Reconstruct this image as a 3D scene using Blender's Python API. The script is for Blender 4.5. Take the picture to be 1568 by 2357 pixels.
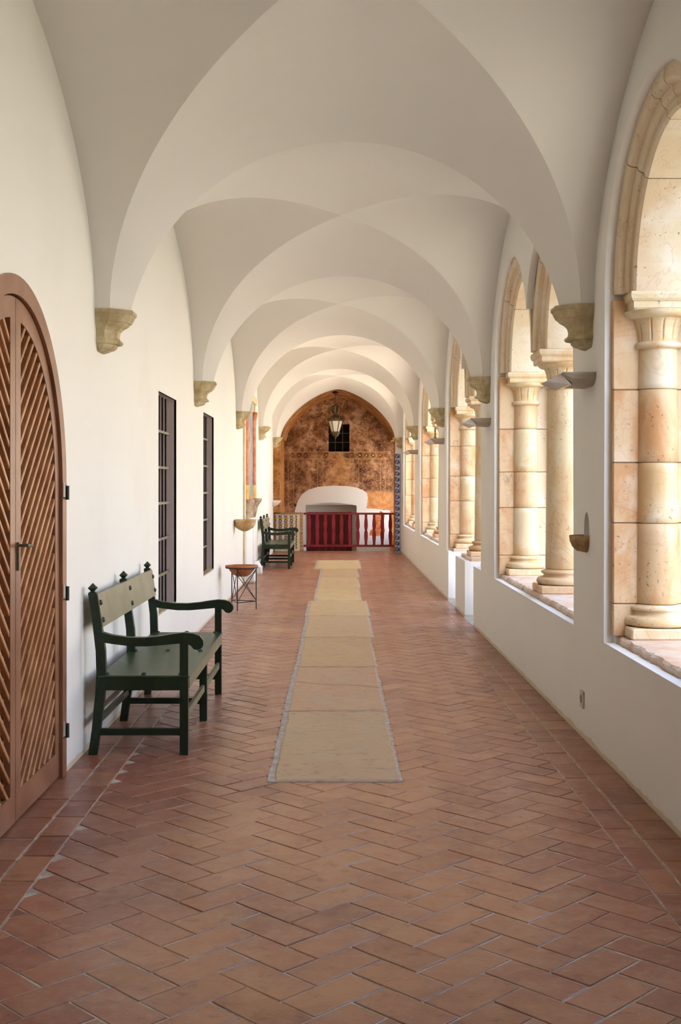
import bpy, bmesh, math, random
from mathutils import Vector, geometry
random.seed(7)
PI = math.pi
for o in list(bpy.data.objects):
    bpy.data.objects.remove(o, do_unlink=True)
SC = bpy.context.scene
COL = SC.collection

# ------------------------------------------------------------------ camera
H_EYE = 1.55
F_PX = 2720.0
cam_d = bpy.data.cameras.new('camera')
cam = bpy.data.objects.new('camera', cam_d); COL.objects.link(cam)
cam.location = (0, 0, H_EYE); cam.rotation_euler = (PI/2, 0, 0)
cam_d.sensor_fit = 'HORIZONTAL'; cam_d.sensor_width = 36.0
cam_d.lens = 36.0*F_PX/1568.0
cam_d.shift_x = (784-774)/1568.0
cam_d.shift_y = (1118-1178.5)/1568.0
cam_d.clip_start = 0.05; cam_d.clip_end = 300
SC.camera = cam

# ------------------------------------------------------------------ world, sun, exposure
world = bpy.data.worlds.new('world'); SC.world = world
world.use_nodes = True
wn = world.node_tree; wn.nodes.clear()
sky = wn.nodes.new('ShaderNodeTexSky'); sky.sky_type = 'NISHITA'
sky.sun_disc = False
SUN_EL = math.radians(52)
sky.sun_elevation = SUN_EL; sky.sun_rotation = math.radians(204)
sky.air_density = 1.0; sky.dust_density = 3.0; sky.ozone_density = 0.7
bg = wn.nodes.new('ShaderNodeBackground'); bg.inputs['Strength'].default_value = 0.32
wo = wn.nodes.new('ShaderNodeOutputWorld')
wn.links.new(sky.outputs[0], bg.inputs[0]); wn.links.new(bg.outputs[0], wo.inputs[0])

sun_d = bpy.data.lights.new('sun', 'SUN'); sun_d.energy = 4.2; sun_d.angle = math.radians(0.6)
sun_d.color = (1.0, 0.965, 0.90)
sun = bpy.data.objects.new('sun', sun_d); COL.objects.link(sun)
# light travels towards +X (into the courtyard) and +Y (down the gallery)
sdir = Vector((math.cos(SUN_EL)*0.40, math.cos(SUN_EL)*0.917, -math.sin(SUN_EL)))
sun.rotation_euler = sdir.to_track_quat('-Z', 'Y').to_euler()
sun.location = (-6, -6, 14)

vs = SC.view_settings
vs.view_transform = 'Standard'; vs.look = 'None'; vs.gamma = 1.0
vs.use_curve_mapping = False
vs.exposure = 2.25

# ------------------------------------------------------------------ material helpers
class NT:
    def __init__(s, name, rough=0.6, spec=0.4):
        s.m = bpy.data.materials.new(name); s.m.use_nodes = True
        s.t = s.m.node_tree; s.t.nodes.clear()
        s.out = s.t.nodes.new('ShaderNodeOutputMaterial')
        s.b = s.t.nodes.new('ShaderNodeBsdfPrincipled')
        s.t.links.new(s.b.outputs[0], s.out.inputs[0])
        s.b.inputs['Roughness'].default_value = rough
        s.b.inputs['Specular IOR Level'].default_value = spec
        s._tc = None
    def n(s, typ, **kw):
        x = s.t.nodes.new(typ)
        for k, v in kw.items(): setattr(x, k, v)
        return x
    def L(s, a, b): s.t.links.new(a, b)
    def setin(s, sock, v):
        if hasattr(v, 'links') or isinstance(v, bpy.types.NodeSocket): s.L(v, sock)
        else: sock.default_value = v
    def coord(s, kind='Object'):
        if s._tc is None: s._tc = s.n('ShaderNodeTexCoord')
        return s._tc.outputs[kind]
    def pos(s):
        return s.n('ShaderNodeNewGeometry').outputs['Position']
    def island(s):
        return s.n('ShaderNodeNewGeometry').outputs['Random Per Island']
    def objrand(s): return s.n('ShaderNodeObjectInfo').outputs['Random']
    def noise(s, scale, detail=4, rough=0.55, vec=None, dist=0.0, out='Fac'):
        x = s.n('ShaderNodeTexNoise')
        x.inputs['Scale'].default_value = scale; x.inputs['Detail'].default_value = detail
        x.inputs['Roughness'].default_value = rough; x.inputs['Distortion'].default_value = dist
        s.L(vec if vec is not None else s.pos(), x.inputs['Vector'])
        return x.outputs[out]
    def vor(s, scale, vec=None, feature='F1', out='Distance'):
        x = s.n('ShaderNodeTexVoronoi'); x.feature = feature
        x.inputs['Scale'].default_value = scale
        s.L(vec if vec is not None else s.pos(), x.inputs['Vector'])
        return x.outputs[out]
    def scale(s, vec, sx, sy, sz):
        x = s.n('ShaderNodeMapping'); s.L(vec, x.inputs['Vector'])
        x.inputs['Scale'].default_value = (sx, sy, sz); return x.outputs[0]
    def ma(s, op, a, b=0.0, c=0.0, clamp=False):
        x = s.n('ShaderNodeMath', operation=op, use_clamp=clamp)
        s.setin(x.inputs[0], a); s.setin(x.inputs[1], b); s.setin(x.inputs[2], c)
        return x.outputs[0]
    def ramp(s, fac, stops, interp='LINEAR'):
        x = s.n('ShaderNodeValToRGB'); x.color_ramp.interpolation = interp
        e = x.color_ramp.elements
        while len(e) < len(stops): e.new(0.5)
        for i, (p, c) in enumerate(stops):
            e[i].position = p; e[i].color = (c[0], c[1], c[2], 1) if not isinstance(c, (int, float)) else (c, c, c, 1)
        s.L(fac, x.inputs[0]); return x.outputs[0]
    def mix(s, fac, a, b, blend='MIX'):
        x = s.n('ShaderNodeMix', data_type='RGBA', blend_type=blend)
        s.setin(x.inputs[0], fac)
        for i, v in ((6, a), (7, b)):
            if isinstance(v, tuple): x.inputs[i].default_value = (v[0], v[1], v[2], 1)
            else: s.L(v, x.inputs[i])
        return x.outputs[2]
    def sstep(s, v, lo, hi):
        x = s.n('ShaderNodeMapRange', interpolation_type='SMOOTHSTEP')
        s.setin(x.inputs['Value'], v); x.inputs['From Min'].default_value = lo; x.inputs['From Max'].default_value = hi
        return x.outputs[0]
    def sep(s, vec):
        x = s.n('ShaderNodeSeparateXYZ'); s.L(vec, x.inputs[0]); return x.outputs
    def band(s, v, lo, hi, soft=0.004):
        return s.ma('MULTIPLY', s.sstep(v, lo-soft, lo+soft), s.sstep(v, hi+soft, hi-soft))
    def col(s, v):
        if isinstance(v, tuple): s.b.inputs['Base Color'].default_value = (v[0], v[1], v[2], 1)
        else: s.L(v, s.b.inputs['Base Color'])
    def rough(s, v): s.setin(s.b.inputs['Roughness'], v)
    def bump(s, h, strength=0.2, dist=0.01):
        x = s.n('ShaderNodeBump'); x.inputs['Strength'].default_value = strength
        x.inputs['Distance'].default_value = dist
        s.L(h, x.inputs['Height']); s.L(x.outputs[0], s.b.inputs['Normal'])

def hexc(h):
    v = [int(h[i:i+2], 16)/255 for i in (0, 2, 4)]
    return tuple(x/12.92 if x <= 0.04045 else ((x+0.055)/1.055)**2.4 for x in v)

M = {}
def plaster(name, base, dirt, amount=0.35):
    m = NT(name, 0.85, 0.2)
    n1 = m.noise(0.9, 6, 0.6); n2 = m.noise(9, 4)
    f = m.ma('MULTIPLY', m.sstep(n1, 0.45, 0.75), amount)
    c = m.mix(f, base, dirt)
    # thin scuff marks, stretched upright
    sc = m.noise(1.0, 5, 0.6, m.scale(m.pos(), 26, 26, 5))
    c = m.mix(m.ma('MULTIPLY', m.sstep(sc, 0.70, 0.80), 0.22), c, tuple(x*0.55 for x in dirt))
    z = m.sep(m.pos())[2]
    ft = m.sstep(m.ma('SUBTRACT', z, m.ma('MULTIPLY', m.noise(7, 4), 0.05)), 0.012, -0.004)
    c = m.mix(m.ma('MULTIPLY', ft, 0.7), c, (0.62, 0.47, 0.25))
    m.col(c)
    m.bump(m.ma('ADD', m.ma('MULTIPLY', m.noise(2.2, 3), 1.0), m.ma('MULTIPLY', n2, 0.25)), 0.22, 0.02)
    M[name] = m.m
plaster('plaster', (0.85, 0.82, 0.755), (0.74, 0.69, 0.59), 0.3)
plaster('vault_plaster', (0.85, 0.815, 0.75), (0.78, 0.735, 0.65), 0.2)
plaster('white_plaster', (0.88, 0.86, 0.82), (0.75, 0.72, 0.66), 0.2)
plaster('mauve_plaster', (0.66, 0.55, 0.52), (0.52, 0.43, 0.40), 0.4)
plaster('courtyard_plaster', (0.84, 0.81, 0.75), (0.70, 0.65, 0.56), 0.3)

def terracotta():
    m = NT('terracotta_tile', 0.38, 0.45)
    r = m.ma('FRACT', m.ma('ADD', m.island(), m.objrand()))
    r2 = m.ma('FRACT', m.ma('MULTIPLY', r, 7.31))
    c = m.ramp(r, [(0.0, hexc('834a39')), (0.3, hexc('945b46')), (0.55, hexc('a0674e')), (0.8, hexc('894f40')), (1.0, hexc('ac7856'))])
    n = m.noise(5.0, 6, 0.65)
    c = m.mix(m.ma('MULTIPLY', m.sstep(n, 0.42, 0.75), 0.55), c, hexc('ae8468'))
    st = m.noise(2.2, 5, 0.6, m.scale(m.pos(), 1, 1, 1))
    c = m.mix(m.ma('MULTIPLY', m.sstep(st, 0.5, 0.72), 0.55), c, hexc('6b3a30'))
    # worn paler walking line along the middle, raised to imitate far-end reflection
    x = m.sep(m.pos())[0]
    mid = m.ma('MULTIPLY', m.sstep(m.ma('ABSOLUTE', x), 1.15, 0.15), m.sstep(m.noise(1.3, 4), 0.3, 0.65))
    c = m.mix(m.ma('MULTIPLY', mid, 0.5), c, hexc('d09662'))
    c = m.mix(m.ma('MULTIPLY', m.sstep(m.noise(0.35, 3), 0.35, 0.65), 0.14), c, hexc('d09a70'))
    mo = m.noise(16, 6, 0.7, m.pos(), 0.6)
    c = m.mix(m.ma('MULTIPLY', m.sstep(mo, 0.50, 0.70), 0.40), c, hexc('b48e74'))
    c = m.mix(m.ma('MULTIPLY', m.sstep(mo, 0.46, 0.30), 0.45), c, hexc('683c30'))
    sp = m.noise(85, 3, 0.6)
    c = m.mix(m.ma('MULTIPLY', m.sstep(sp, 0.66, 0.74), 0.5), c, hexc('d8bda2'))
    m.col(c)
    m.rough(m.ma('ADD', 0.20, m.ma('MULTIPLY', m.noise(6, 5), 0.30)))
    m.bump(m.ma('ADD', m.noise(14, 4), m.ma('MULTIPLY', m.noise(60, 3), 0.25)), 0.35, 0.006)
    M['terracotta_tile'] = m.m
terracotta()

def simple(name, c1, c2, nscale, rough=0.6, spec=0.4, bump=0.15, bscale=None, metal=0.0, lo=0.35, hi=0.7, bd=0.01):
    m = NT(name, rough, spec)
    m.col(m.mix(m.sstep(m.noise(nscale, 6, 0.6), lo, hi), c1, c2))
    if bump: m.bump(m.noise(bscale or nscale*4, 5), bump, bd)
    m.b.inputs['Metallic'].default_value = metal
    M[name] = m.m
simple('grout', hexc('a8998a'), hexc('cdc0b0'), 12, 0.95, 0.1, 0.4)
simple('corbel_stone', hexc('b09d76'), hexc('d6c6a0'), 9, 0.85, 0.2, 0.5, 45)
simple('buttress_stone', hexc('6d675a'), hexc('b3ab9a'), 5, 0.95, 0.1, 0.8, 20, bd=0.03)
simple('threshold_stone', hexc('9c978c'), hexc('b9b4aa'), 6, 0.8, 0.2, 0.3)
simple('wood_door', hexc('80543b'), hexc('9a6b4e'), 3, 0.30, 0.6, 0.1, 40)
simple('wood_slat', hexc('a06a44'), hexc('c48e62'), 5, 0.30, 0.5, 0.1, 60)
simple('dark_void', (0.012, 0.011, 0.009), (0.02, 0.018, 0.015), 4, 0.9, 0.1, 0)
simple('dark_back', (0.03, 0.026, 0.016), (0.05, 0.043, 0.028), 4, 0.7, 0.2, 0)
simple('green_paint', hexc('11200f'), hexc('1d2f19'), 6, 0.38, 0.45, 0.12, 60)
simple('olive_panel', hexc('6c6748'), hexc('7f7858'), 5, 0.42, 0.45, 0.1, 50)
simple('iron', hexc('1b1715'), hexc('33291f'), 30, 0.6, 0.4, 0.2, 80)
simple('iron_light', hexc('5a5142'), hexc('7b715c'), 30, 0.5, 0.5, 0.2, 80)
simple('bronze', hexc('4a3b22'), hexc('7d6a42'), 25, 0.45, 0.5, 0.2, 60, 0.4)
simple('hinge_steel', hexc('9a9184'), hexc('b5ab9c'), 30, 0.4, 0.5, 0.1, 60)
simple('red_paint', hexc('861820'), hexc('9c2530'), 5, 0.45, 0.4, 0.08, 60)
simple('red_door_paint', hexc('5c0f16'), hexc('701820'), 5, 0.5, 0.4, 0.08, 60)
simple('clay', hexc('a0603c'), hexc('b87850'), 6, 0.75, 0.25, 0.15, 40)
simple('stud_iron', hexc('20241c'), hexc('33382c'), 30, 0.35, 0.5, 0.1, 60)
simple('brown_cup_stone', hexc('9a7c54'), hexc('bea478'), 14, 0.8, 0.2, 0.6, 50)
simple('basin_stone', hexc('b98f58'), hexc('d9b988'), 8, 0.7, 0.3, 0.3, 30)
simple('pale_marble', hexc('d6c6b4'), hexc('ece0d0'), 8, 0.6, 0.3, 0.2, 30)
simple('fixture_white', hexc('b3a894'), hexc('bdb29f'), 5, 0.55, 0.4, 0)
simple('outlet_plastic', hexc('d2c7b2'), hexc('c2b296'), 20, 0.5, 0.4, 0)
simple('pale_bounce_ground', (0.62, 0.54, 0.42), (0.72, 0.64, 0.51), 3, 0.95, 0.1, 0.4, 60)
simple('red_marble', hexc('a84a24'), hexc('d07a48'), 7, 0.55, 0.35, 0.15, 30)
simple('ochre_paint', hexc('c89a3c'), hexc('dcb866'), 7, 0.7, 0.3, 0.2, 30)
simple('blue_grey_paint', hexc('7d8796'), hexc('b9b49c'), 5, 0.75, 0.25, 0.2, 30)
simple('cream_frame', hexc('d8c59a'), hexc('ead9b5'), 6, 0.8, 0.2, 0.3, 30)
simple('broken_plaster', hexc('c9b39a'), hexc('7b5c3c'), 9, 0.9, 0.1, 0.6, 30)
simple('brick', hexc('a5794f'), hexc('c49a72'), 20, 0.9, 0.15, 0.5, 60)

def green_seat():
    m = NT('green_seat', 0.35, 0.5)
    p = m.coord('Object')
    n = m.noise(4, 6, 0.65, m.scale(p, 3, 1, 3)); 
    c = m.mix(m.sstep(n, 0.35, 0.75), hexc('1b331a'), hexc('365029'))
    s = m.noise(6, 5, 0.7, m.scale(p, 3, 18, 3))
    c = m.mix(m.ma('MULTIPLY', m.sstep(s, 0.62, 0.7), 0.7), c, hexc('1a2413'))
    m.col(c); m.rough(m.ma('ADD', 0.24, m.ma('MULTIPLY', n, 0.25)))
    m.bump(m.ma('ADD', n, s), 0.25, 0.005)
    M['green_seat'] = m.m
green_seat()

def marble(name, base, orange, pale, warm=0.5):
    m = NT(name, 0.5, 0.35)
    r = m.ma('ADD', m.objrand(), m.island())
    off = m.n('ShaderNodeCombineXYZ'); m.L(m.ma('MULTIPLY', r, 37.0), off.inputs[0]); m.L(m.ma('MULTIPLY', r, 11.0), off.inputs[2])
    va = m.n('ShaderNodeVectorMath', operation='ADD'); m.L(m.pos(), va.inputs[0]); m.L(off.outputs[0], va.inputs[1])
    v = va.outputs[0]
    n1 = m.noise(2.6, 6, 0.6, m.scale(v, 1.6, 1.6, 0.7), 0.4)
    c = m.mix(m.sstep(n1, 0.40, 0.66), base, orange)
    n2 = m.noise(3.4, 5, 0.6, v, 0.3)
    c = m.mix(m.ma('MULTIPLY', m.sstep(n2, 0.5, 0.72), 0.8), c, pale)
    wv = m.noise(1.5, 4, 0.6, m.scale(v, 1, 1, 1), 1.4)
    vein = m.sstep(m.ma('ABSOLUTE', m.ma('SUBTRACT', wv, 0.5)), 0.012, 0.0)
    c = m.mix(m.ma('MULTIPLY', vein, 0.18), c, hexc('a06a52'))
    sp = m.noise(42, 4, 0.65, v)
    spm = m.ma('MULTIPLY', m.sstep(sp, 0.61, 0.69), m.sstep(m.noise(3, 3, 0.5, v), 0.38, 0.6))
    c = m.mix(m.ma('MULTIPLY', spm, 0.7), c, hexc('6a543c'))
    gs = m.noise(5.0, 6, 0.75, m.scale(v, 1.5, 1.5, 0.6))
    c = m.mix(m.ma('MULTIPLY', m.sstep(gs, 0.62, 0.72), 0.5), c, hexc('7d6f58'))
    m.col(c)
    m.rough(m.ma('ADD', 0.36, m.ma('MULTIPLY', n2, 0.3)))
    m.bump(m.ma('SUBTRACT', m.ma('MULTIPLY', m.noise(12, 5, 0.6, v), 0.4), spm), 0.25, 0.006)
    M[name] = m.m
marble('marble', hexc('e0cca6'), hexc('d8b280'), hexc('eadcc2'))
marble('marble_orange', hexc('dcbd94'), hexc('cf9a68'), hexc('e8d2b4'))
marble('marble_pale', hexc('e0ceae'), hexc('dcc2a0'), hexc('e8dccb'))
marble('sill_stone', hexc('dcc8b4'), hexc('d4ae92'), hexc('ece0d2'))

def slab_mat():
    m = NT('slab_stone', 0.5, 0.35)
    c = m.n('ShaderNodeObjectInfo').outputs['Color']
    n = m.noise(3.0, 6, 0.65, None, 0.5)
    c = m.mix(m.ma('MULTIPLY', m.sstep(n, 0.42, 0.72), 0.5), c, hexc('cdb185'))
    n2 = m.noise(2.3, 6, 0.65, m.scale(m.pos(), 1.2, 0.8, 1))
    c = m.mix(m.ma('MULTIPLY', m.sstep(n2, 0.52, 0.70), 0.5), c, hexc('b3a98f'))
    n4 = m.noise(11, 6, 0.7, m.scale(m.pos(), 1.0, 1.6, 1), 0.8)
    c = m.mix(m.ma('MULTIPLY', m.sstep(n4, 0.52, 0.66), 0.55), c, hexc('8a7452'))
    s = m.noise(6, 6, 0.75, m.scale(m.pos(), 1.0, 1.7, 1), 0.9)
    c = m.mix(m.ma('MULTIPLY', m.sstep(s, 0.66, 0.71), 0.65), c, hexc('6a5b45'))
    ch = m.noise(20, 5, 0.7, m.scale(m.pos(), 1.0, 1.5, 1), 1.2)
    c = m.mix(m.ma('MULTIPLY', m.sstep(ch, 0.60, 0.68), 0.40), c, hexc('7d6c50'))
    m.col(c); m.rough(m.ma('ADD', 0.28, m.ma('MULTIPLY', n, 0.35)))
    m.bump(m.ma('ADD', m.noise(7, 6, 0.6), m.ma('MULTIPLY', s, -0.6)), 0.5, 0.012)
    M['slab_stone'] = m.m
slab_mat()

def painted_wall():
    m = NT('painted_wall', 0.9, 0.15)
    P = m.pos(); X, Y, Z = m.sep(P)
    n1 = m.noise(2.4, 7, 0.68, P, 0.3); n2 = m.noise(9, 6, 0.7, P); n3 = m.noise(26, 5, 0.7, P)
    c = m.ramp(n1, [(0.34, hexc('4e2f20')), (0.43, hexc('8c6044')), (0.51, hexc('b48561')), (0.59, hexc('d6ac88')), (0.70, hexc('ecd2b2'))])
    c = m.mix(m.ma('MULTIPLY', m.sstep(n2, 0.47, 0.62), 0.75), c, hexc('60402c'))
    c = m.mix(m.ma('MULTIPLY', m.sstep(n3, 0.54, 0.66), 0.75), c, hexc('d9ae84'))
    c = m.mix(m.ma('MULTIPLY', m.sstep(m.noise(5, 6, 0.7, P, 0.8), 0.58, 0.70), 0.6), c, hexc('3a2214'))
    # painted panels: pale fillets round darker scroll bands
    wob = m.ma('MULTIPLY', m.ma('SUBTRACT', n2, 0.5), 0.08)
    Zw = m.ma('ADD', Z, wob); Xw = m.ma('ADD', X, wob)
    def scroll(u, v, p, r):
        f = m.ma('SUBTRACT', m.ma('FRACT', m.ma('DIVIDE', u, p)), 0.5)
        f = m.ma('MULTIPLY', f, p)
        d = m.ma('SQRT', m.ma('ADD', m.ma('MULTIPLY', f, f), m.ma('MULTIPLY', v, v)))
        return d
    wear = m.sstep(n1, 0.70, 0.45)
    wr = m.sstep(m.noise(4.5, 5, 0.65, P, 0.5), 0.60, 0.40)
    hb = m.ma('MULTIPLY', m.ma('MULTIPLY', m.band(Zw, 2.235, 2.40), m.band(X, -1.2, 1.3)), wr)
    # left out under the window
    hb = m.ma('MULTIPLY', hb, m.ma('SUBTRACT', 1.0, m.band(X, -0.2, 0.32)))
    c = m.mix(m.ma('MULTIPLY', hb, 0.45), c, hexc('b27c4e'))
    d = scroll(Xw, m.ma('SUBTRACT', Zw, 2.318), 0.17, 0)
    sc = m.ma('MULTIPLY', m.band(d, 0.028, 0.06, 0.006), hb)
    c = m.mix(m.ma('MULTIPLY', sc, 0.8), c, hexc('2b150b'))
    c = m.mix(m.ma('MULTIPLY', m.ma('MULTIPLY', m.sstep(d, 0.022, 0.012), hb), 0.8), c, hexc('e0c39c'))
    for zz in (2.23, 2.405):
        c = m.mix(m.ma('MULTIPLY', m.ma('MULTIPLY', m.band(Zw, zz-0.008, zz+0.008), m.band(X, -1.2, 1.3)), 0.6), c, hexc('d9a878'))
    for x0, x1, z0 in ((-1.21, -1.07, 0.98), (-0.47, -0.33, 1.25), (0.43, 0.57, 1.25), (1.12, 1.24, 0.98)):
        zb = m.band(Z, z0, 2.235)
        vb = m.ma('MULTIPLY', m.ma('MULTIPLY', m.band(Xw, x0, x1), zb), wr)
        c = m.mix(m.ma('MULTIPLY', vb, 0.35), c, hexc('a06a3e'))
        xc = (x0+x1)/2
        wav = m.ma('MULTIPLY', m.ma('SINE', m.ma('MULTIPLY', Z, 30.0)), 0.035)
        d = m.ma('ABSOLUTE', m.ma('SUBTRACT', m.ma('SUBTRACT', Xw, xc), wav))
        c = m.mix(m.ma('MULTIPLY', m.ma('MULTIPLY', m.sstep(d, 0.02, 0.008), vb), 0.7), c, hexc('dcb88e'))
        d2 = scroll(Zw, m.ma('SUBTRACT', Xw, xc), 0.105, 0)
        c = m.mix(m.ma('MULTIPLY', m.ma('MULTIPLY', m.band(d2, 0.02, 0.042, 0.006), vb), 0.7), c, hexc('351a0e'))
        for xx in (x0, x1):
            c = m.mix(m.ma('MULTIPLY', m.ma('MULTIPLY', m.band(Xw, xx-0.007, xx+0.007), zb), 0.6), c, hexc('d9a878'))
    # bare orange render low down at the right and the pale stain below the window
    lo = m.ma('MULTIPLY', m.sstep(m.ma('ADD', Z, m.ma('MULTIPLY', n1, 0.35)), 1.62, 1.50), m.sstep(X, 0.72, 0.80))
    c = m.mix(m.ma('MULTIPLY', lo, 0.85), c, m.mix(m.sstep(n2, 0.4, 0.6), hexc('d98a4c'), hexc('e2b07a')))
    stn = m.ma('MULTIPLY', m.band(X, -0.2, 0.35, 0.15), m.band(Z, 1.5, 2.4, 0.2))
    c = m.mix(m.ma('MULTIPLY', m.ma('MULTIPLY', stn, m.sstep(n1, 0.35, 0.6)), 0.6), c, hexc('d39a60'))
    m.col(c); m.bump(m.ma('ADD', n2, n3), 0.4, 0.01)
    M['painted_wall'] = m.m
painted_wall()

def painted_arch():
    m = NT('painted_arch', 0.9, 0.15)
    n1 = m.noise(3, 6, 0.65); n2 = m.noise(14, 5, 0.7)
    c = m.ramp(n1, [(0.3, hexc('6e3d1e')), (0.5, hexc('ad7440')), (0.72, hexc('d8ab74'))])
    c = m.mix(m.ma('MULTIPLY', m.sstep(n2, 0.54, 0.64), 0.7), c, hexc('3b2212'))
    m.col(c); m.bump(n2, 0.3, 0.01); M['painted_arch'] = m.m
painted_arch()

def azulejo_yellow():
    m = NT('azulejo_yellow', 0.25, 0.5)
    x, y, z = m.sep(m.coord('Object'))
    ax = m.ma('ABSOLUTE', x); az = m.ma('ABSOLUTE', z)
    d0 = m.ma('SQRT', m.ma('ADD', m.ma('MULTIPLY', x, x), m.ma('MULTIPLY', z, z)))
    dx = m.ma('SUBTRACT', ax, 0.066); dz = m.ma('SUBTRACT', az, 0.066)
    d1 = m.ma('SQRT', m.ma('ADD', m.ma('MULTIPLY', dx, dx), m.ma('MULTIPLY', dz, dz)))
    c = m.mix(m.band(d1, 0.026, 0.046, 0.003), hexc('e2dac9'), hexc('2f4076'))
    c = m.mix(m.sstep(d1, 0.027, 0.022), c, hexc('d09a22'))
    wav = m.ma('ABSOLUTE', m.ma('ADD', x, m.ma('MULTIPLY', m.ma('SINE', m.ma('MULTIPLY', z, 40)), 0.018)))
    c = m.mix(m.sstep(m.ma('ABSOLUTE', m.ma('SUBTRACT', az, 0.008)), 0.016, 0.012), c, hexc('c98f1e'))
    c = m.mix(m.sstep(wav, 0.020, 0.017), c, hexc('33406b'))
    c = m.mix(m.sstep(wav, 0.015, 0.012), c, hexc('e8e0d0'))
    m.col(c); M['azulejo_yellow'] = m.m
azulejo_yellow()
def azulejo_blue():
    m = NT('azulejo_blue', 0.25, 0.5)
    x, y, z = m.sep(m.coord('Object'))
    def ring(cx, cz):
        a = m.ma('SUBTRACT', x, cx); b = m.ma('SUBTRACT', z, cz)
        return m.ma('SQRT', m.ma('ADD', m.ma('MULTIPLY', a, a), m.ma('MULTIPLY', b, b)))
    c = m.mix(m.band(ring(-0.006, 0.0), 0.028, 0.050, 0.003), hexc('d4d3d0'), hexc('334f90'))
    c = m.mix(m.sstep(ring(0.006, -0.004), 0.024, 0.018), c, hexc('23397c'))
    c = m.mix(m.band(ring(-0.05, 0.066), 0.012, 0.034, 0.003), c, hexc('4a659c'))
    c = m.mix(m.sstep(x, 0.048, 0.050), c, hexc('34508c'))
    c = m.mix(m.sstep(x, -0.053, -0.055), c, hexc('34508c'))
    c = m.mix(m.ma('MULTIPLY', m.sstep(m.noise(40, 3), 0.54, 0.60), 0.7), c, hexc('4c68a2'))
    m.col(c); M['azulejo_blue'] = m.m
azulejo_blue()
gm = NT('lantern_glass', 0.3, 0.5); gm.col((0.80, 0.74, 0.62)); M['lantern_glass'] = gm.m
gm = NT('louvre_glass', 0.18, 0.6); gm.col((0.75, 0.69, 0.62)); M['louvre_glass'] = gm.m

# ------------------------------------------------------------------ mesh helpers
class MB:
    def __init__(s): s.v = []; s.f = []; s.sm = []
    def add(s, vs_, fs, smooth=False):
        b = len(s.v); s.v += [tuple(p) for p in vs_]
        for f in fs: s.f.append(tuple(i+b for i in f)); s.sm.append(smooth)
        return s
    def box(s, x0, x1, y0, y1, z0, z1):
        return s.add([(x0,y0,z0),(x1,y0,z0),(x1,y1,z0),(x0,y1,z0),(x0,y0,z1),(x1,y0,z1),(x1,y1,z1),(x0,y1,z1)],
            [(0,3,2,1),(4,5,6,7),(0,1,5,4),(1,2,6,5),(2,3,7,6),(3,0,4,7)])
    def cbox(s, x0, x1, y0, y1, z0, z1, c=0.006):
        """box with chamfered edges"""
        P = []
        for z, k in ((z0, c), (z0+c, 0), (z1-c, 0), (z1, c)):
            a0, a1, b0, b1 = x0+k, x1-k, y0+k, y1-k
            P.append([(a0+c,b0,z),(a1-c,b0,z),(a1,b0+c,z),(a1,b1-c,z),(a1-c,b1,z),(a0+c,b1,z),(a0,b1-c,z),(a0,b0+c,z)])
        return s.loft(P, True, True)
    def loft(s, rings, cap0=False, cap1=False, smooth=False, closed=True):
        n = len(rings[0]); vs_ = [p for r in rings for p in r]; fs = []
        for i in range(len(rings)-1):
            for j in range(n if closed else n-1):
                a = i*n+j; b = i*n+(j+1) % n
                fs.append((a, b, b+n, a+n))
        s.add(vs_, fs, smooth)
        if cap0: s.add(rings[0], [tuple(range(n))[::-1]])
        if cap1: s.add(rings[-1], [tuple(range(n))])
        return s
    def lathe(s, prof, segs=32, c=(0,0,0), smooth=True, a0=0, a1=2*PI, cap=True, sx=1, sy=1):
        full = abs(a1-a0-2*PI) < 1e-6
        n = segs if full else segs+1
        rings = []
        for r, z in prof:
            rings.append([(c[0]+sx*r*math.cos(a0+(a1-a0)*k/segs), c[1]+sy*r*math.sin(a0+(a1-a0)*k/segs), c[2]+z) for k in range(n)])
        s.loft(rings, cap and prof[0][0] > 1e-4, cap and prof[-1][0] > 1e-4, smooth, full)
        return s
    def prism(s, poly, axis, a0, a1):
        """poly: list of 2D points, extruded along axis ('x': (y,z) points, 'y': (x,z), 'z': (x,y))"""
        f = {'x': lambda p, a: (a, p[0], p[1]), 'y': lambda p, a: (p[0], a, p[1]), 'z': lambda p, a: (p[0], p[1], a)}[axis]
        return s.loft([[f(p, a0) for p in poly], [f(p, a1) for p in poly]], True, True)
    def tube(s, pts, r, segs=8, cap=True):
        pts = [Vector(p) for p in pts]; rings = []
        for i, p in enumerate(pts):
            t = (pts[min(i+1, len(pts)-1)]-pts[max(i-1, 0)]).normalized()
            up = Vector((0,0,1)) if abs(t.z) < 0.9 else Vector((1,0,0))
            a = t.cross(up).normalized(); b = t.cross(a)
            rr = r[i] if isinstance(r, (list, tuple)) else r
            rings.append([tuple(p+a*rr*math.cos(2*PI*k/segs)+b*rr*math.sin(2*PI*k/segs)) for k in range(segs)])
        return s.loft(rings, cap, cap, True)
    def obj(s, name, mat, parent=None, loc=None):
        me = bpy.data.meshes.new(name); me.from_pydata(s.v, [], s.f); me.update()
        bm = bmesh.new(); bm.from_mesh(me); bmesh.ops.remove_doubles(bm, verts=bm.verts, dist=1e-6) if False else None
        bmesh.ops.recalc_face_normals(bm, faces=bm.faces); bm.to_mesh(me); bm.free()
        me.polygons.foreach_set('use_smooth', s.sm)
        me.materials.append(M[mat])
        return link(name, me, parent, loc)
def link(name, data, parent=None, loc=None):
    o = bpy.data.objects.new(name, data); COL.objects.link(o)
    if parent: o.parent = parent
    if loc: o.location = loc
    return o
def tag(o, label, cat, group=None):
    o['label'] = label; o['category'] = cat
    if group: o['group'] = group
    return o
def struct(o, label=None):
    o['kind'] = 'structure'
    if label: o['label'] = label
    return o
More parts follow.
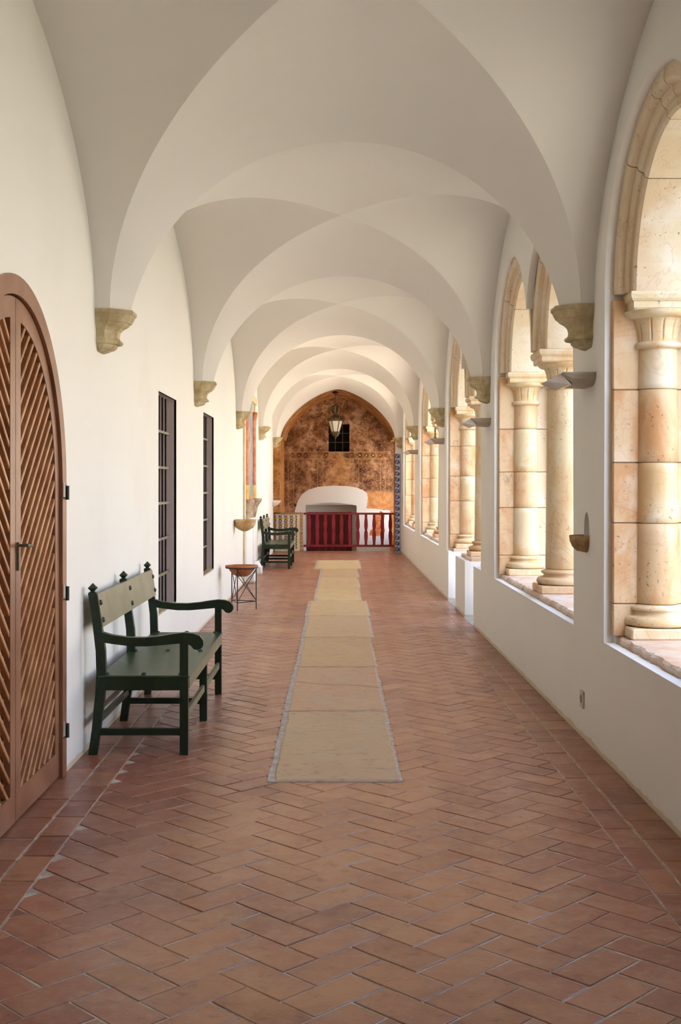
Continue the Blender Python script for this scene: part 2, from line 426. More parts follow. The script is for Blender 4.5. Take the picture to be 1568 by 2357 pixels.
def empty(name, loc=(0,0,0), rz=0):
    o = bpy.data.objects.new(name, None); COL.objects.link(o); o.location = loc; o.rotation_euler.z = rz
    o.empty_display_size = 0.2
    return o
def copy_tree(o, parent=None):
    c = o.copy(); COL.objects.link(c); c.parent = parent
    for ch in [x for x in o.children]:
        copy_tree(ch, c)
    return c
def plate(outer, holes, x, depth, caps=()):
    """flat wall in the plane X=x from (y,z) loops; every hole gets a reveal running back by depth"""
    mb = MB()
    loops = [[Vector((p[0], p[1], 0)) for p in outer]]+[[Vector((p[0], p[1], 0)) for p in h] for h in holes]
    tri = geometry.tessellate_polygon(loops)
    flat = [p for l in loops for p in l]
    mb.add([(x, p.x, p.y) for p in flat], [tuple(t) for t in tri])
    for h in holes:
        n = len(h)
        mb.add([(x, p[0], p[1]) for p in h]+[(x+depth, p[0], p[1]) for p in h],
               [(i, (i+1) % n, n+(i+1) % n, n+i) for i in range(n)])
    return mb

# ------------------------------------------------------------------ layout numbers (metres)
XL, XR = -1.46, 1.52
AL = [-7.6, -2.7, 2.30, 7.31, 12.27, 17.36, 22.37, 27.35]      # transverse arches at the left wall
AR = [-7.5, -2.6, 2.35, 7.12, 11.78, 16.70, 22.12, 27.30]      # and at the right wall
ZS = [2.62, 2.62, 2.62, 2.62, 2.62, 2.63, 2.66, 2.66]           # springing
ZA = [3.64, 3.64, 3.64, 3.65, 3.68, 3.72, 3.75, 3.78]           # arch crowns
OPEN = [(4.81, 1.9), (9.46, 1.9), (14.33, 1.93), (19.5, 1.97), (24.75, 1.93)]
Z_SILL = 0.66

# ------------------------------------------------------------------ ceiling: groin vaults
def build_vault():
    mb = MB()
    xl_a, xr_a = XL+0.19, XR-0.17
    xl_g, xr_g = XL+0.09, XR-0.08
    def arch_pt(n, v):
        x = (xl_a+xr_a)/2+v*(xr_a-xl_a)/2
        f = (x-XL)/(XR-XL); y = AL[n]+(AR[n]-AL[n])*f
        a = (xr_a-xl_a)/2; r = ZA[n]-ZS[n]
        if n == 7:
            z = ZS[n]+r*(max(0, 1-abs(v)**1.5))**0.62
        else:
            R = (a*a+r*r)/(2*r); z = ZA[n]-R+math.sqrt(max(0, R*R-(v*a)**2))
        return Vector((x, y, z))
    for n in range(7):
        e = 0.16
        gAL = Vector((xl_g, AL[n]+e, ZS[n])); gAR = Vector((xr_g, AR[n]+e, ZS[n]))
        gBL = Vector((xl_g, AL[n+1]-e, ZS[n+1])); gBR = Vector((xr_g, AR[n+1]-e, ZS[n+1]))
        zc = (ZA[n]+ZA[n+1])/2+0.085
        C = Vector(((xl_g+xr_g)/2+0.005, (gAL.y+gAR.y+gBL.y+gBR.y)/4, zc))
        def groin(c, t):
            z = c.z+(zc-c.z)*math.sqrt(max(0, 1-(1-t)**2.35))
            return Vector((c.x+(C.x-c.x)*t, c.y+(C.y-c.y)*t, z))
        def wallp(x, cA, cB, t, near):
            c = cA if near else cB
            z = c.z+1.38*(max(0, 1-(1-t)**2))**0.56
            y = c.y+(C.y-c.y)*t
            return Vector((x, y, z))
        NU, NS = 26, 8
        ts = [(1-math.cos(PI*i/NU/2))*1.0 for i in range(NU+1)]
        ts = [t/ts[-1] for t in ts]
        par = [(t, True) for t in ts]+[(t, False) for t in ts[::-1]][1:]
        # side cells
        for xw, cA, cB in ((XL, gAL, gBL), (XR, gAR, gBR)):
            rings = []
            for t, near in par:
                w = wallp(xw, cA, cB, t, near); g = groin(cA if near else cB, t)
                rings.append([tuple(w.lerp(g, k/NS)+Vector((0, 0, 0.05*t*math.sin(PI*k/NS)))) for k in range(NS+1)])
            mb.loft(rings, smooth=True, closed=False)
        # front and back cells
        for idx, cL, cR in ((n, gAL, gAR), (n+1, gBL, gBR)):
            rings = []
            vv = [(-1+t, cL, t) for t in ts]+[(1-t, cR, t) for t in ts[::-1]][1:]
            for v, c, t in vv:
                a = arch_pt(idx, v); g = groin(c, t)
                rings.append([])
                for k in range(NS+1):
                    q = k/NS; p = a.lerp(g, q)
                    p.z = a.z+(g.z-a.z)*q+t*(0.34*q*(1-q))
                    rings[-1].append(tuple(p))
            mb.loft(rings, smooth=True, closed=False)
    o = mb.obj('ceiling', 'vault_plaster')
    struct(o, 'white plastered groin vaults springing from stone corbels')
    # unseen block added above the vaults to keep sky light out
    up = MB().box(-7.0, 2.05, -9.5, 34, 4.25, 5.4).obj('wall_sky_block', 'courtyard_plaster'); struct(up)
build_vault()

# ------------------------------------------------------------------ left wall
def arc(cy, cz, ry, rz, a0, a1, n):
    return [(cy+ry*math.cos(a0+(a1-a0)*i/n), cz+rz*math.sin(a0+(a1-a0)*i/n)) for i in range(n+1)]
DC, DZ, DR = 5.41, 1.55, 0.945
door_hole = [(DC-DR, -0.02)]+arc(DC, DZ, DR, 0.96, PI, 0, 30)+[(DC+DR, -0.02)]
WIN = [(9.71, 10.79, 0.48, 2.33), (12.99, 14.08, 0.55, 2.36)]
wl = plate([(-9, -0.3), (27.45, -0.3), (27.45, 4.3), (-9, 4.3)],
           [door_hole]+[[(a, c), (b, c), (b, d), (a, d)] for a, b, c, d in WIN], XL, -0.02).obj('wall_left', 'plaster')
struct(wl, 'long white plastered wall on the left')

# lattice door
def lattice_door():
    D = empty('door_1', (XL, DC, 0)); struct(D, 'arched double door of brown wood with diagonal lattice')
    x1 = 0.010
    def ring_mb(ro, ri, zb_o, y_lim, xa, xb, cx=0.0):
        pass
    # fixed frame
    fr = MB()
    n = 40
    outer = [(-DR, 0.0)]+[(DR*math.cos(PI-PI*i/n), DZ+0.96*math.sin(PI*i/n)) for i in range(n+1)]+[(DR, 0.0)]
    ri = 0.855
    inner = [(-ri, 0.0)]+[(ri*math.cos(PI-PI*i/n), DZ+0.87*math.sin(PI*i/n)) for i in range(n+1)]+[(ri, 0.0)]
    rings = [[(x1, *p) for p in outer], [(x1, *p) for p in inner], [(-0.05, *p) for p in inner], [(-0.05, *p) for p in outer]]
    m = len(outer); vs_ = [p for r in rings for p in r]; fs = []
    for i in range(4):
        for j in range(m-1):
            a = i*m+j; b = ((i+1) % 4)*m+j
            fs.append((a, a+1, b+1, b))
    fr.add(vs_, fs); fr.obj('frame', 'wood_door', D)
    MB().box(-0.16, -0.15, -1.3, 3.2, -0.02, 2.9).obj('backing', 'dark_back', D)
    rl = 0.755
    for sgn in (1, -1):
        # leaf: outline minus lattice opening
        yo0, yo1 = 0.004, 0.848
        yi0, yi1 = 0.088, 0.765
        zb = 0.145
        out = [(sgn*yo0, 0.012), (sgn*yo1, 0.012)]
        k = 20
        for i in range(k+1):
            a = (math.acos(yo0/0.848))*i/k
            out.append((sgn*0.848*math.cos(a), DZ+0.862*math.sin(a)))
        inn = [(sgn*yi0, zb), (sgn*yi1, zb)]
        for i in range(k+1):
            a = (math.acos(yi0/yi1))*i/k
            inn.append((sgn*yi1*math.cos(a), DZ+0.765*math.sin(a)))
        lf = MB(); mm = len(out)
        xa, xb = -0.008, -0.05
        bev = 0.012
        inn_b = [(p[0]+(-bev if abs(p[0]) > 0.4 else bev)*sgn*-1*0, p[1]) for p in inn]
        seq = [[(xa, *p) for p in out], [(xa, *p) for p in inn], [(xb, *p) for p in inn], [(xb, *p) for p in out]]
        vs_ = [p for r in seq for p in r]; fs = []
        for i in range(4):
            for j in range(mm):
                a = i*mm+j; a2 = i*mm+(j+1) % mm; b = ((i+1) % 4)*mm+j; b2 = ((i+1) % 4)*mm+(j+1) % mm
                fs.append((a, a2, b2, b))
        lf.add(vs_, fs)
        leaf = lf.obj('door_leaf', 'wood_door', D)
        # lattice slats clipped to the opening
        def inside(y, z):
            yy = abs(y)
            if yy < yi0 or z < zb: return False
            if z <= DZ: return yy <= yi1
            return yy <= yi1 and ((yy/yi1)**2+((z-DZ)/0.765)**2) <= 1
        th = math.radians(41)
        for layer, (slope, xc) in enumerate(((1, -0.020), (-1, -0.044))):
            sl = slope*sgn
            dy, dz = math.cos(th)*sgn*1.0, math.sin(th)*slope
            # direction in (y,z): front layer climbs away from the door's middle
            step = 0.095
            z0 = -1.4
            while z0 < 3.4:
                pts = []
                for i in range(0, 400):
                    t = i*0.0045
                    y = sgn*yi0+dy*t; z = z0+dz*t
                    if inside(y, z): pts.append((y, z))
                if len(pts) > 8:
                    p, q = pts[0], pts[-1]
                    ux, uz = dy, dz; l = math.hypot(ux, uz); ux /= l; uz /= l
                    p = (p[0]-ux*0.012, p[1]-uz*0.012); q = (q[0]+ux*0.012, q[1]+uz*0.012)
                    nx, nz = -uz, ux; w = 0.0105
                    prof = [(-w, -0.014), (-w, 0.006), (-w*0.7, 0.009), (w*0.7, 0.009), (w, 0.006), (w, -0.014)]
                    rings = [[(xc+h, e[0]+nx*o_, e[1]+nz*o_) for o_, h in prof] for e in (p, q)]
                    MB().loft(rings, True, True).obj('slat', 'wood_slat', leaf)
                z0 += step
        if sgn == 1:
            h = MB().box(-0.008, 0.004, 0.012, 0.034, 1.16, 1.29)
            h.tube([(0.002, 0.024, 1.275), (0.05, 0.024, 1.275)], 0.007)
            h.tube([(0.05, -0.03, 1.278), (0.05, 0.075, 1.272)], [0.009, 0.006])
            h.obj('handle', 'iron_light', leaf)
            for z in (0.245, 0.98, 1.58-0.06):
                hg = MB().box(0.010, 0.0125, 0.87, 0.925, z-0.04, z+0.04)
                hg.tube([(0.016, 0.93, z-0.045), (0.016, 0.93, z+0.03)], 0.012, 10)
                hg.obj('hinge', 'iron', D)
                MB().box(0.010, 0.0128, 0.862, 0.905, z-0.03, z+0.045).obj('hinge_plate', 'hinge_steel', D)
lattice_door()

# barred windows
for k, (a, b, c, d) in enumerate(WIN):
    W = empty('window_%d' % (k+1), (XL, a, c)); struct(W, 'tall window with iron bars in a grey reveal, left wall')
    w, h = b-a, d-c
    mb = MB()
    x0, x1 = -0.001, -0.46
    mb.add([(x0,0,0),(x0,w,0),(x0,w,h),(x0,0,h),(x1,0,0),(x1,w,0),(x1,w,h),(x1,0,h)],
           [(1,2,6,5),(3,0,4,7),(2,3,7,6),(0,1,5,4)])
    mb.obj('reveal', 'mauve_plaster', W)
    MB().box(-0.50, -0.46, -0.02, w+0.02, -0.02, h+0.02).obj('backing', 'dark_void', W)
    MB().cbox(-0.30, 0.0, 0.0, w, 0.0, 0.012, 0.003).obj('sill', 'corbel_stone', W)
    nb = 5
    for i in range(nb):
        y = 0.13+i*0.195
        MB().box(-0.081, -0.066, y-0.0075, y+0.0075, 0.0, h).obj('bar', 'iron', W)
    for i in range(5):
        z = 0.295+i*0.311
        mb = MB().box(-0.088, -0.058, 0.0, w, z-0.011, z+0.011)
        mb.obj('cross_bar', 'iron_light', W)

# ------------------------------------------------------------------ right wall with the arcade
def opening_loop(mid, half, doorway=False):
    rz, ry, cz, off = 0.93, 0.975*half/1.9, 2.62, 0.9*half/1.9
    pts = [(mid-half, Z_SILL)]
    n = 26
    top = []
    for i in range(n+1):                       # near arch, from its near foot to the tip
        a = PI-PI*i/n; y = mid-off+ry*math.cos(a); z = cz+rz*math.sin(a)
        if y <= mid: top.append((max(y, mid-half), z))
    tipz = cz+rz*math.sqrt(1-(off/ry)**2)
    top.append((mid-0.012, tipz-0.01)); top.append((mid+0.012, tipz-0.01))
    for i in range(n+1):
        a = PI-PI*i/n; y = mid+off+ry*math.cos(a); z = cz+rz*math.sin(a)
        if y >= mid: top.append((min(y, mid+half), z))
    bot = [(mid+half, Z_SILL)]
    if doorway:
        g = [(16.0, Z_SILL), (16.0, -0.05), (15.05, -0.05), (15.05, Z_SILL), (13.95, Z_SILL), (13.95, -0.05), (13.08, -0.05), (13.08, Z_SILL)]
        bot += g
    return pts+top+bot
NICHE_Y, NICHE_Z = 7.17, 1.245
niche = [(NICHE_Y-0.075, NICHE_Z)]+[(NICHE_Y-0.075*math.cos(PI*i/14), NICHE_Z+0.03+0.115*math.sin(PI*i/14)) for i in range(15)]+[(NICHE_Y+0.075, NICHE_Z)]
holes = [opening_loop(m, h, i == 2) for i, (m, h) in enumerate(OPEN)]
WR = plate([(-9, -0.3), (28.35, -0.3), (28.35, 4.3), (-9, 4.3)], holes+[niche], XR, 0.055).obj('wall_right', 'plaster')
struct(WR, 'white plastered arcade wall on the right with twin arched openings')
MB().add([(XR+0.055, NICHE_Y-0.1, 1.2), (XR+0.055, NICHE_Y+0.1, 1.2), (XR+0.055, NICHE_Y+0.1, 1.45), (XR+0.055, NICHE_Y-0.1, 1.45)], [(0, 1, 2, 3)]).obj('niche_back', 'plaster', WR)
XS0, XS1 = XR+0.055, 2.06
core = MB()
edges = [-9.0]
for m_, h_ in OPEN: edges += [m_-h_-0.0, m_+h_+0.0]
edges.append(28.35)
for i in range(0, len(edges), 2):
    core.box(XS0+0.001, XS1, edges[i]-0.02, edges[i+1]+0.02, -0.3, 4.3) if i not in () else None
core.obj('pier_core', 'white_plaster', WR)
par = MB()
for i, (m_, h_) in enumerate(OPEN):
    if i == 2:
        for a, b in ((m_-h_, 13.08), (13.95, 15.05), (16.0, m_+h_)):
            par.box(XS0-0.001, XS1-0.02, a, b, -0.3, 0.655)
    else:
        par.box(XS0, XS1-0.02, m_-h_, m_+h_, -0.3, 0.655)
par.obj('parapet_core', 'white_plaster', WR)
cw_holes = []
for m_, h_ in OPEN:
    lo = [(m_-h_+0.02, 0.3)]+arc(m_-0.95, 2.62, 0.76, 0.76, PI, 0, 16)+arc(m_+0.95, 2.62, 0.76, 0.76, PI, 0, 16)+[(m_+h_-0.02, 0.3)]
    cw_holes.append(lo)
cwall = plate([(-9, -0.3), (28.35, -0.3), (28.35, 4.3), (-9, 4.3)], cw_holes, XS1, -0.03).obj('wall_courtyard_side', 'courtyard_plaster'); struct(cwall)

# stone dressing of one twin opening
COLX = 1.815
def base_mb(r, c, hs=0.20, half=False):
    mb = MB()
    p = hs
    mb.cbox(c[0]-p, c[0]+p, c[1]-p, c[1]+p, c[2], c[2]+0.062, 0.008)
    prof = [(r*1.45, 0.062)]
    for i in range(7):
        a = -PI/2+PI*i/6; prof.append((r*1.30+0.030*math.cos(a), 0.092+0.030*math.sin(a)))
    prof += [(r*1.22, 0.124), (r*1.12, 0.132), (r*1.10, 0.142), (r*1.16, 0.150)]
    for i in range(5):
        a = -PI/2+PI*i/4; prof.append((r*1.16+0.013*math.cos(a), 0.163+0.013*math.sin(a)))
    prof += [(r*1.06, 0.178), (r*1.03, 0.185)]
    mb.lathe(prof, 36, c); return mb
def capital_mb(r, c, hs=0.215):
    """c at the astragal; bell with flutes, then a moulded square abacus"""
    mb = MB()
    ast = [(r*0.98, -0.005)]
    for i in range(7):
        a = -PI/2+PI*i/6; ast.append((r*1.02+0.018*math.cos(a), 0.016+0.018*math.sin(a)))
    ast.append((r*1.0, 0.036)); mb.lathe(ast, 36, c)
    N = 96; rings = []
    for z, rr, g in ((0.034, 1.0, 0), (0.05, 1.0, 0.006), (0.08, 1.02, 0.009), (0.12, 1.08, 0.009), (0.15, 1.16, 0.006), (0.165, 1.24, 0)):
        ring = []
        for k in range(N):
            a = 2*PI*k/N; gr = g if k % 8 == 0 else 0
            ring.append((c[0]+(r*rr-gr)*math.cos(a), c[1]+(r*rr-gr)*math.sin(a), c[2]+z))
        rings.append(ring)
    mb.loft(rings)
    ech = [(r*1.24, 0.165)]
    for i in range(6):
        a = -PI/2+PI/2*i/5; ech.append((r*1.28+0.045*math.cos(a), 0.205+0.04*math.sin(a)))
    mb.lathe(ech, 36, c)
    def sq(z, k): return [(c[0]-k, c[1]-k, c[2]+z), (c[0]+k, c[1]-k, c[2]+z), (c[0]+k, c[1]+k, c[2]+z), (c[0]-k, c[1]+k, c[2]+z)]
    mb.loft([sq(0.203, hs*0.86), sq(0.212, hs*0.90), sq(0.245, hs*0.90), sq(0.25, hs*0.94), sq(0.262, hs*0.98), sq(0.285, hs*1.0), sq(0.30, hs*0.98)], True, True)
    return mb
def shaft_mb(r0, r1, c, z0, z1, segs=36):
    prof = [(r0*0.93, z0), (r0*0.955, z0+0.002), (r0, z0+0.007)]
    for i in range(1, 7): prof.append((r0+(r1-r0)*i/7, z0+(z1-z0)*i/7))
    prof += [(r1, z1-0.007), (r1*0.955, z1-0.002), (r1*0.93, z1)]
    return MB().lathe(prof, segs, c)
Z0 = 0.70
def voussoir(cy, a0, a1, rin, rout, n=8):
    prof = [(rin, XS1-0.02), (rin, 1.655), (rin+0.012, 1.640), (rin+0.05, 1.640), (rin+0.058, 1.628), (rin+0.075, 1.615), (rin+0.105, 1.612), (rin+0.112, 1.580), (rin+0.13, 1.568), (rout, 1.568), (rout, XS1-0.02)]
    g = 0.0035/rin
    rings = []
    for i in range(n+1):
        a = a0+g+(a1-a0-2*g)*i/n
        rings.append([(x, cy+r*math.cos(a), 2.62+r*math.sin(a)) for r, x in prof])
    return MB().loft(rings, True, True)
where = {2: 'nearest, at the right edge', 3: 'second', 4: 'third, with the steps out to the court', 5: 'fourth', 6: 'farthest'}
free_lbl = {2: 'cream marble column of the nearest opening, on the sill outside the right edge',
            3: 'large cream marble column standing mid sill, behind the nearest white wall lamp',
            4: 'marble column standing on the white pedestal between two gaps in the parapet',
            5: 'slim distant marble column on the sill beyond the pedestal column',
            6: 'farthest marble column on the sill, by the red balustrade'}
for wi, (mid, half) in enumerate(OPEN, 2):
    W = empty('window_%d' % (wi+1), (XR, mid, Z0)); struct(W, 'twin arched marble opening, '+where[wi])
    def wobj(mb, name, mat, par=None):
        o = mb.obj(name, mat); o.parent = par or W
        if not par: o.matrix_parent_inverse = W.matrix_world.inverted()
        o.matrix_parent_inverse.identity() if par else None
        return o
    W.matrix_world  # keep local frame simple: children carry world coordinates offset below
    def put(mb, name, mat, par=None):
        if par is None: off = Vector((XR, mid, Z0)); mb.v = [tuple(Vector(p)-off) for p in mb.v]
        else: off = Vector((XR, mid, Z0)); mb.v = [tuple(Vector(p)-off) for p in mb.v]
        return mb.obj(name, mat, par or W)
    # sill slabs with a ragged front edge
    segs = [(mid-half, mid+half)] if wi != 4 else [(mid-half, 13.08), (13.95, 15.05), (16.0, mid+half)]
    for a, b in segs:
        n = max(2, int((b-a)/0.06)); L_ = b-a
        cuts = [a]+[a+L_*k/max(1, round(L_/1.25)) for k in range(1, max(1, round(L_/1.25)))]+[b]
        for q in range(len(cuts)-1):
            ya, yb = cuts[q]+0.002, cuts[q+1]-0.002
            n = max(3, int((yb-ya)/0.05))
            fr = [(XR+0.068+random.uniform(0, 0.020)+(0.02 if random.random() < 0.12 else 0), ya+(yb-ya)*k/n) for k in range(n+1)]
            poly = fr+[(XS1-0.005, yb), (XS1-0.005, ya)]
            poly2 = [(p[0]-random.uniform(0, 0.012) if i <= n else p[0], p[1]) for i, p in enumerate(poly)]
            mb = MB().loft([[(p[0], p[1], 0.656) for p in poly2], [(p[0], p[1], Z0-0.012) for p in poly2], [(p[0]+(0.006 if i <= n else 0), p[1], Z0) for i, p in enumerate(poly)]], True, True)
            put(mb, 'sill_slab', 'sill_stone')
    # jambs
    for sg in (-1, 1):
        yf = mid+sg*(half-0.058)
        zb = [0.70, 0.885, 1.34, 1.68, 2.09, 2.60]
        for i in range(5):
            a, b = zb[i]+0.002, zb[i+1]-0.002
            j = random.uniform(-0.003, 0.003)
            y0, y1 = sorted((yf+j, mid+sg*(half+0.05)))
            put(MB().cbox(1.560, 1.71, y0, y1, a, b, 0.005), 'jamb_block', 'marble_orange')  # orange inside, pale outside: warm bounce and skylight put into the colour
            put(MB().cbox(1.90, XS1+0.02, y0, y1, a, b, 0.005), 'jamb_block', 'marble_pale')
            put(MB().cbox(1.70, 1.91, *sorted((mid+sg*(half+0.045), mid+sg*(half-0.01))), a, b, 0.003), 'jamb_block', 'marble_orange')
        c = (COLX, mid+sg*(half-0.03), 0)
        put(base_mb(0.125, (c[0], c[1], Z0), 0.19), 'half_column_base', 'marble')
        zz = [0.886, 1.34, 1.68, 2.09, 2.322]
        for i in range(4):
            put(shaft_mb(0.125-0.003*i, 0.125-0.003*(i+1), c, zz[i]+0.001, zz[i+1]-0.001), 'half_column_drum', 'marble' if (i+wi) % 2 else 'marble_orange')
        put(capital_mb(0.118, (c[0], c[1], 2.32), 0.195), 'half_column_capital', 'marble')
        # impost block above the capital
    # arches
    k = half/1.9
    for sg in (-1, 1):
        cy = mid+sg*0.95*k
        dg = [0, 48, 83, 97, 132, 180]
        for i in range(5):
            a0, a1 = math.radians(dg[i]), math.radians(dg[i+1])
            inner = (sg == 1 and i == 4) or (sg == -1 and i == 0)
            put(voussoir(cy, a0, a1, 0.75*k, 0.935*k if inner else (1.0*k if (sg == 1 and i == 3) or (sg == -1 and i == 1) else 1.10*k)), 'voussoir', 'marble_pale')
    put(MB().box(1.60, XS1-0.03, mid-0.14, mid+0.14, 2.62, 3.35), 'spandrel_block', 'marble_pale')
    # free column in the middle
    Cn = empty('stone_column', (COLX, mid, Z0 if wi != 4 else Z0))
    tag(Cn, free_lbl[wi], 'column', 'free marble columns of the arcade')
    base_mb(0.138, (0, 0, 0), 0.21).obj('base', 'marble_orange', Cn)
    shaft_mb(0.138, 0.122, (0, 0, 0), 0.186, 1.622).obj('shaft', 'marble', Cn)
    capital_mb(0.122, (0, 0, 1.62), 0.225).obj('capital', 'marble', Cn)
# thresholds in the two gaps
for y0, y1 in ((13.08, 13.95), (15.05, 16.0)):
    MB().cbox(XR-0.02, XS1, y0+0.004, y1-0.004, -0.06, 0.004, 0.004).obj('threshold', 'threshold_stone', WR)

# buttresses on the court side
piers = [(2.455), (7.135), (11.88), (16.87), (22.15), (27.4)]
for i, y in enumerate(piers):
    b = MB()
    for j in range(9):
        z0, z1 = -0.3+j*0.5, -0.3+(j+1)*0.5
        k = random.uniform(-0.015, 0.015)
        b.cbox(XS1-0.01, XS1+0.62+k, y-0.44+k, y+0.44-k, z0+0.004, z1-0.004, 0.012)
    o = b.obj('wall_buttress', 'buttress_stone'); struct(o)

# unseen courtyard made up to bounce light inside: ground and facing wings
simple('dark_bounce_ground', (0.20, 0.195, 0.15), (0.26, 0.25, 0.20), 3, 0.95, 0.1, 0.4, 60)
struct(MB().box(XS1, 20, 17.5, 33, -0.4, -0.12).obj('ground_bounce_pale', 'pale_bounce_ground'))  # pale far half, added to bounce more light into the far bays
struct(MB().box(XS1, 20, -12, 17.5, -0.4, -0.12).obj('ground_bounce_dark', 'dark_bounce_ground'))  # darker near half, added to throw less light up at the near vaults
struct(MB().box(19, 20, -12, 33, -0.2, 8.0).obj('wall_bounce_far', 'courtyard_plaster'))
struct(MB().box(XS1+0.03, 20, 30.4, 31.4, -0.2, 8.0).obj('wall_bounce_end', 'courtyard_plaster'))  # unseen sunlit wall set close to throw light into the far bays
struct(MB().box(XS1+0.03, 20, -12, -11, -0.2, 4.6).obj('wall_unseen_court_near', 'courtyard_plaster'))  # unseen wing kept low to let more sky light in
struct(MB().box(XL-0.3, XR+0.5, -2.4, -2.2, -0.3, 4.3).obj('wall_unseen_near_end', 'plaster'))  # unseen wall put behind the camera so the near bays get less light

# ------------------------------------------------------------------ floor
FLOOR = MB().box(-2.0, 2.06, -9, 28.1, -0.4, -0.0034).obj('floor', 'grout')
struct(FLOOR, 'herringbone terracotta floor with a central strip of stone slabs')
def clip_poly(poly, axis, lim, keep_less):
    out = []
    n = len(poly)
    for i in range(n):
        p, q = poly[i], poly[(i+1) % n]
        ip = (p[axis] <= lim) == keep_less or p[axis] == lim
        iq = (q[axis] <= lim) == keep_less or q[axis] == lim
        if ip: out.append(p)
        if ip != iq:
            t = (lim-p[axis])/(q[axis]-p[axis])
            out.append((p[0]+(q[0]-p[0])*t, p[1]+(q[1]-p[1])*t))
    return out
def area(poly):
    return 0.5*abs(sum(poly[i][0]*poly[(i+1) % len(poly)][1]-poly[(i+1) % len(poly)][0]*poly[i][1] for i in range(len(poly))))
SLABS = [(-0.335, 0.343, 6.18, 8.08), (-0.336, 0.345, 8.10, 10.05), (-0.33, 0.352, 10.07, 12.03), (-0.335, 0.385, 12.05, 14.0),
         (-0.352, 0.405, 14.03, 15.85), (-0.285, 0.345, 15.88, 17.7), (-0.275, 0.365, 17.72, 19.9), (-0.265, 0.39, 19.92, 21.95), (-0.385, 0.47, 21.97, 24.5)]
XB0, XB1 = -1.176, 1.208
w = 0.15
u = Vector((1, 1))/math.sqrt(2); v = Vector((-1, 1))/math.sqrt(2)
tiles = []
gap = 0.0042
for cx in range(-140, 260):
    for cy in range(-140, 260):
        kk = (cx-cy) % 4
        if kk == 0: a0, a1, b0, b1 = cx, cx+2, cy, cy+1
        elif kk == 3: a0, a1, b0, b1 = cx, cx+1, cy, cy+2
        else: continue
        g = gap/w
        loc = [(a0+g, b0+g), (a1-g, b0+g), (a1-g, b1-g), (a0+g, b1-g)]
        P = [(-0.91+w*(a*u.x+b*v.x), 3.233+w*(a*u.y+b*v.y)) for a, b in loc]
        ys = [p[1] for p in P]; xs = [p[0] for p in P]
        if max(ys) < -8.9 or min(ys) > 27.7 or max(xs) < XB0 or min(xs) > XB1: continue
        P = [(p[0]+random.uniform(-.002, .002), p[1]+random.uniform(-.002, .002)) for p in P]
        P = clip_poly(P, 0, XB0+0.003, False)
        if len(P) > 2: P = clip_poly(P, 0, XB1-0.003, True)
        if len(P) > 2: P = clip_poly(P, 1, 27.7, True)
        if len(P) < 3 or area(P) < 0.002: continue
        if any(all(s[0] < p[0] < s[1] and s[2]-0.03 < p[1] < s[3]+0.03 for p in P) for s in SLABS): continue
        tiles.append(P)
for xa, xb, ln in ((XL-0.05, -1.322, 0.31), (-1.316, XB0-0.002, 0.30), (XB1+0.002, 1.338, 0.30), (1.344, XR, 0.29)):
    y = -8.9+random.random()*0.3
    while y < 27.6:
        l = ln*random.uniform(0.93, 1.07)
        j = lambda: random.uniform(-.003, .003)
        tiles.append([(xa+.003+j(), y+j()), (xb-.003+j(), y+j()), (xb-.003+j(), y+l-.006+j()), (xa+.003+j(), y+l-.006+j())])
        y += l
y = 27.7
for k in range(10):
    xa = XL+k*(XR-XL)/10
    tiles.append([(xa+.003, y+.004), (xa+(XR-XL)/10-.003, y+.004), (xa+(XR-XL)/10-.003, y+.29), (xa+.003, y+.29)])
def inset(P, d):
    c = Vector((sum(p[0] for p in P)/len(P), sum(p[1] for p in P)/len(P)))
    out = []
    for p in P:
        q = Vector(p)-c; l = q.length
        out.append(tuple(c+q*max(0, (l-d*1.3))/l))
    return out
def tile_mb(P, mb, off=(0, 0)):
    # ensure counter-clockwise
    s_ = sum(P[i][0]*P[(i+1) % len(P)][1]-P[(i+1) % len(P)][0]*P[i][1] for i in range(len(P)))
    if s_ < 0: P = P[::-1]
    cx_ = sum(p[0] for p in P)/len(P); cy_ = sum(p[1] for p in P)/len(P)
    tx, ty, dz = max(-.011, min(.011, random.gauss(0, .0055))), max(-.011, min(.011, random.gauss(0, .0055))), max(-.0007, min(.001, random.gauss(0, .0005)))
    hz = lambda p, e: e+dz+(p[0]-cx_)*tx+(p[1]-cy_)*ty
    Q = inset(P, 0.0028)
    r0 = [(p[0]-off[0], p[1]-off[1], -0.012) for p in P]
    r1 = [(p[0]-off[0], p[1]-off[1], hz(p, -0.0019)) for p in P]
    r2 = [(p[0]-off[0], p[1]-off[1], hz(p, 0.0)) for p in Q]
    n = len(P)
    mb.loft([r0, r1], False, False); mb.add(r1+r2, [(i, (i+1) % n, n+(i+1) % n, n+i) for i in range(n)]); mb.add(r2, [tuple(range(n))])
    return cx_, cy_
def proj_area(P):
    Q = []
    for p in P:
        if p[1] < 3.2: return -1
        px = 774+p[0]*F_PX/p[1]; py = 1118+H_EYE*F_PX/p[1]
        if px < -30 or px > 1598 or py > 2390: return -1
        Q.append((px, py))
    return area(Q)
tiles.sort(key=proj_area, reverse=True)
for P in tiles[:300]:
    c = (sum(p[0] for p in P)/len(P), sum(p[1] for p in P)/len(P))
    mb = MB(); tile_mb(P, mb, c)
    mb.obj('floor_tile', 'terracotta_tile', FLOOR, (c[0], c[1], 0))
mb = MB()
class FastMB(MB): pass
big = MB()
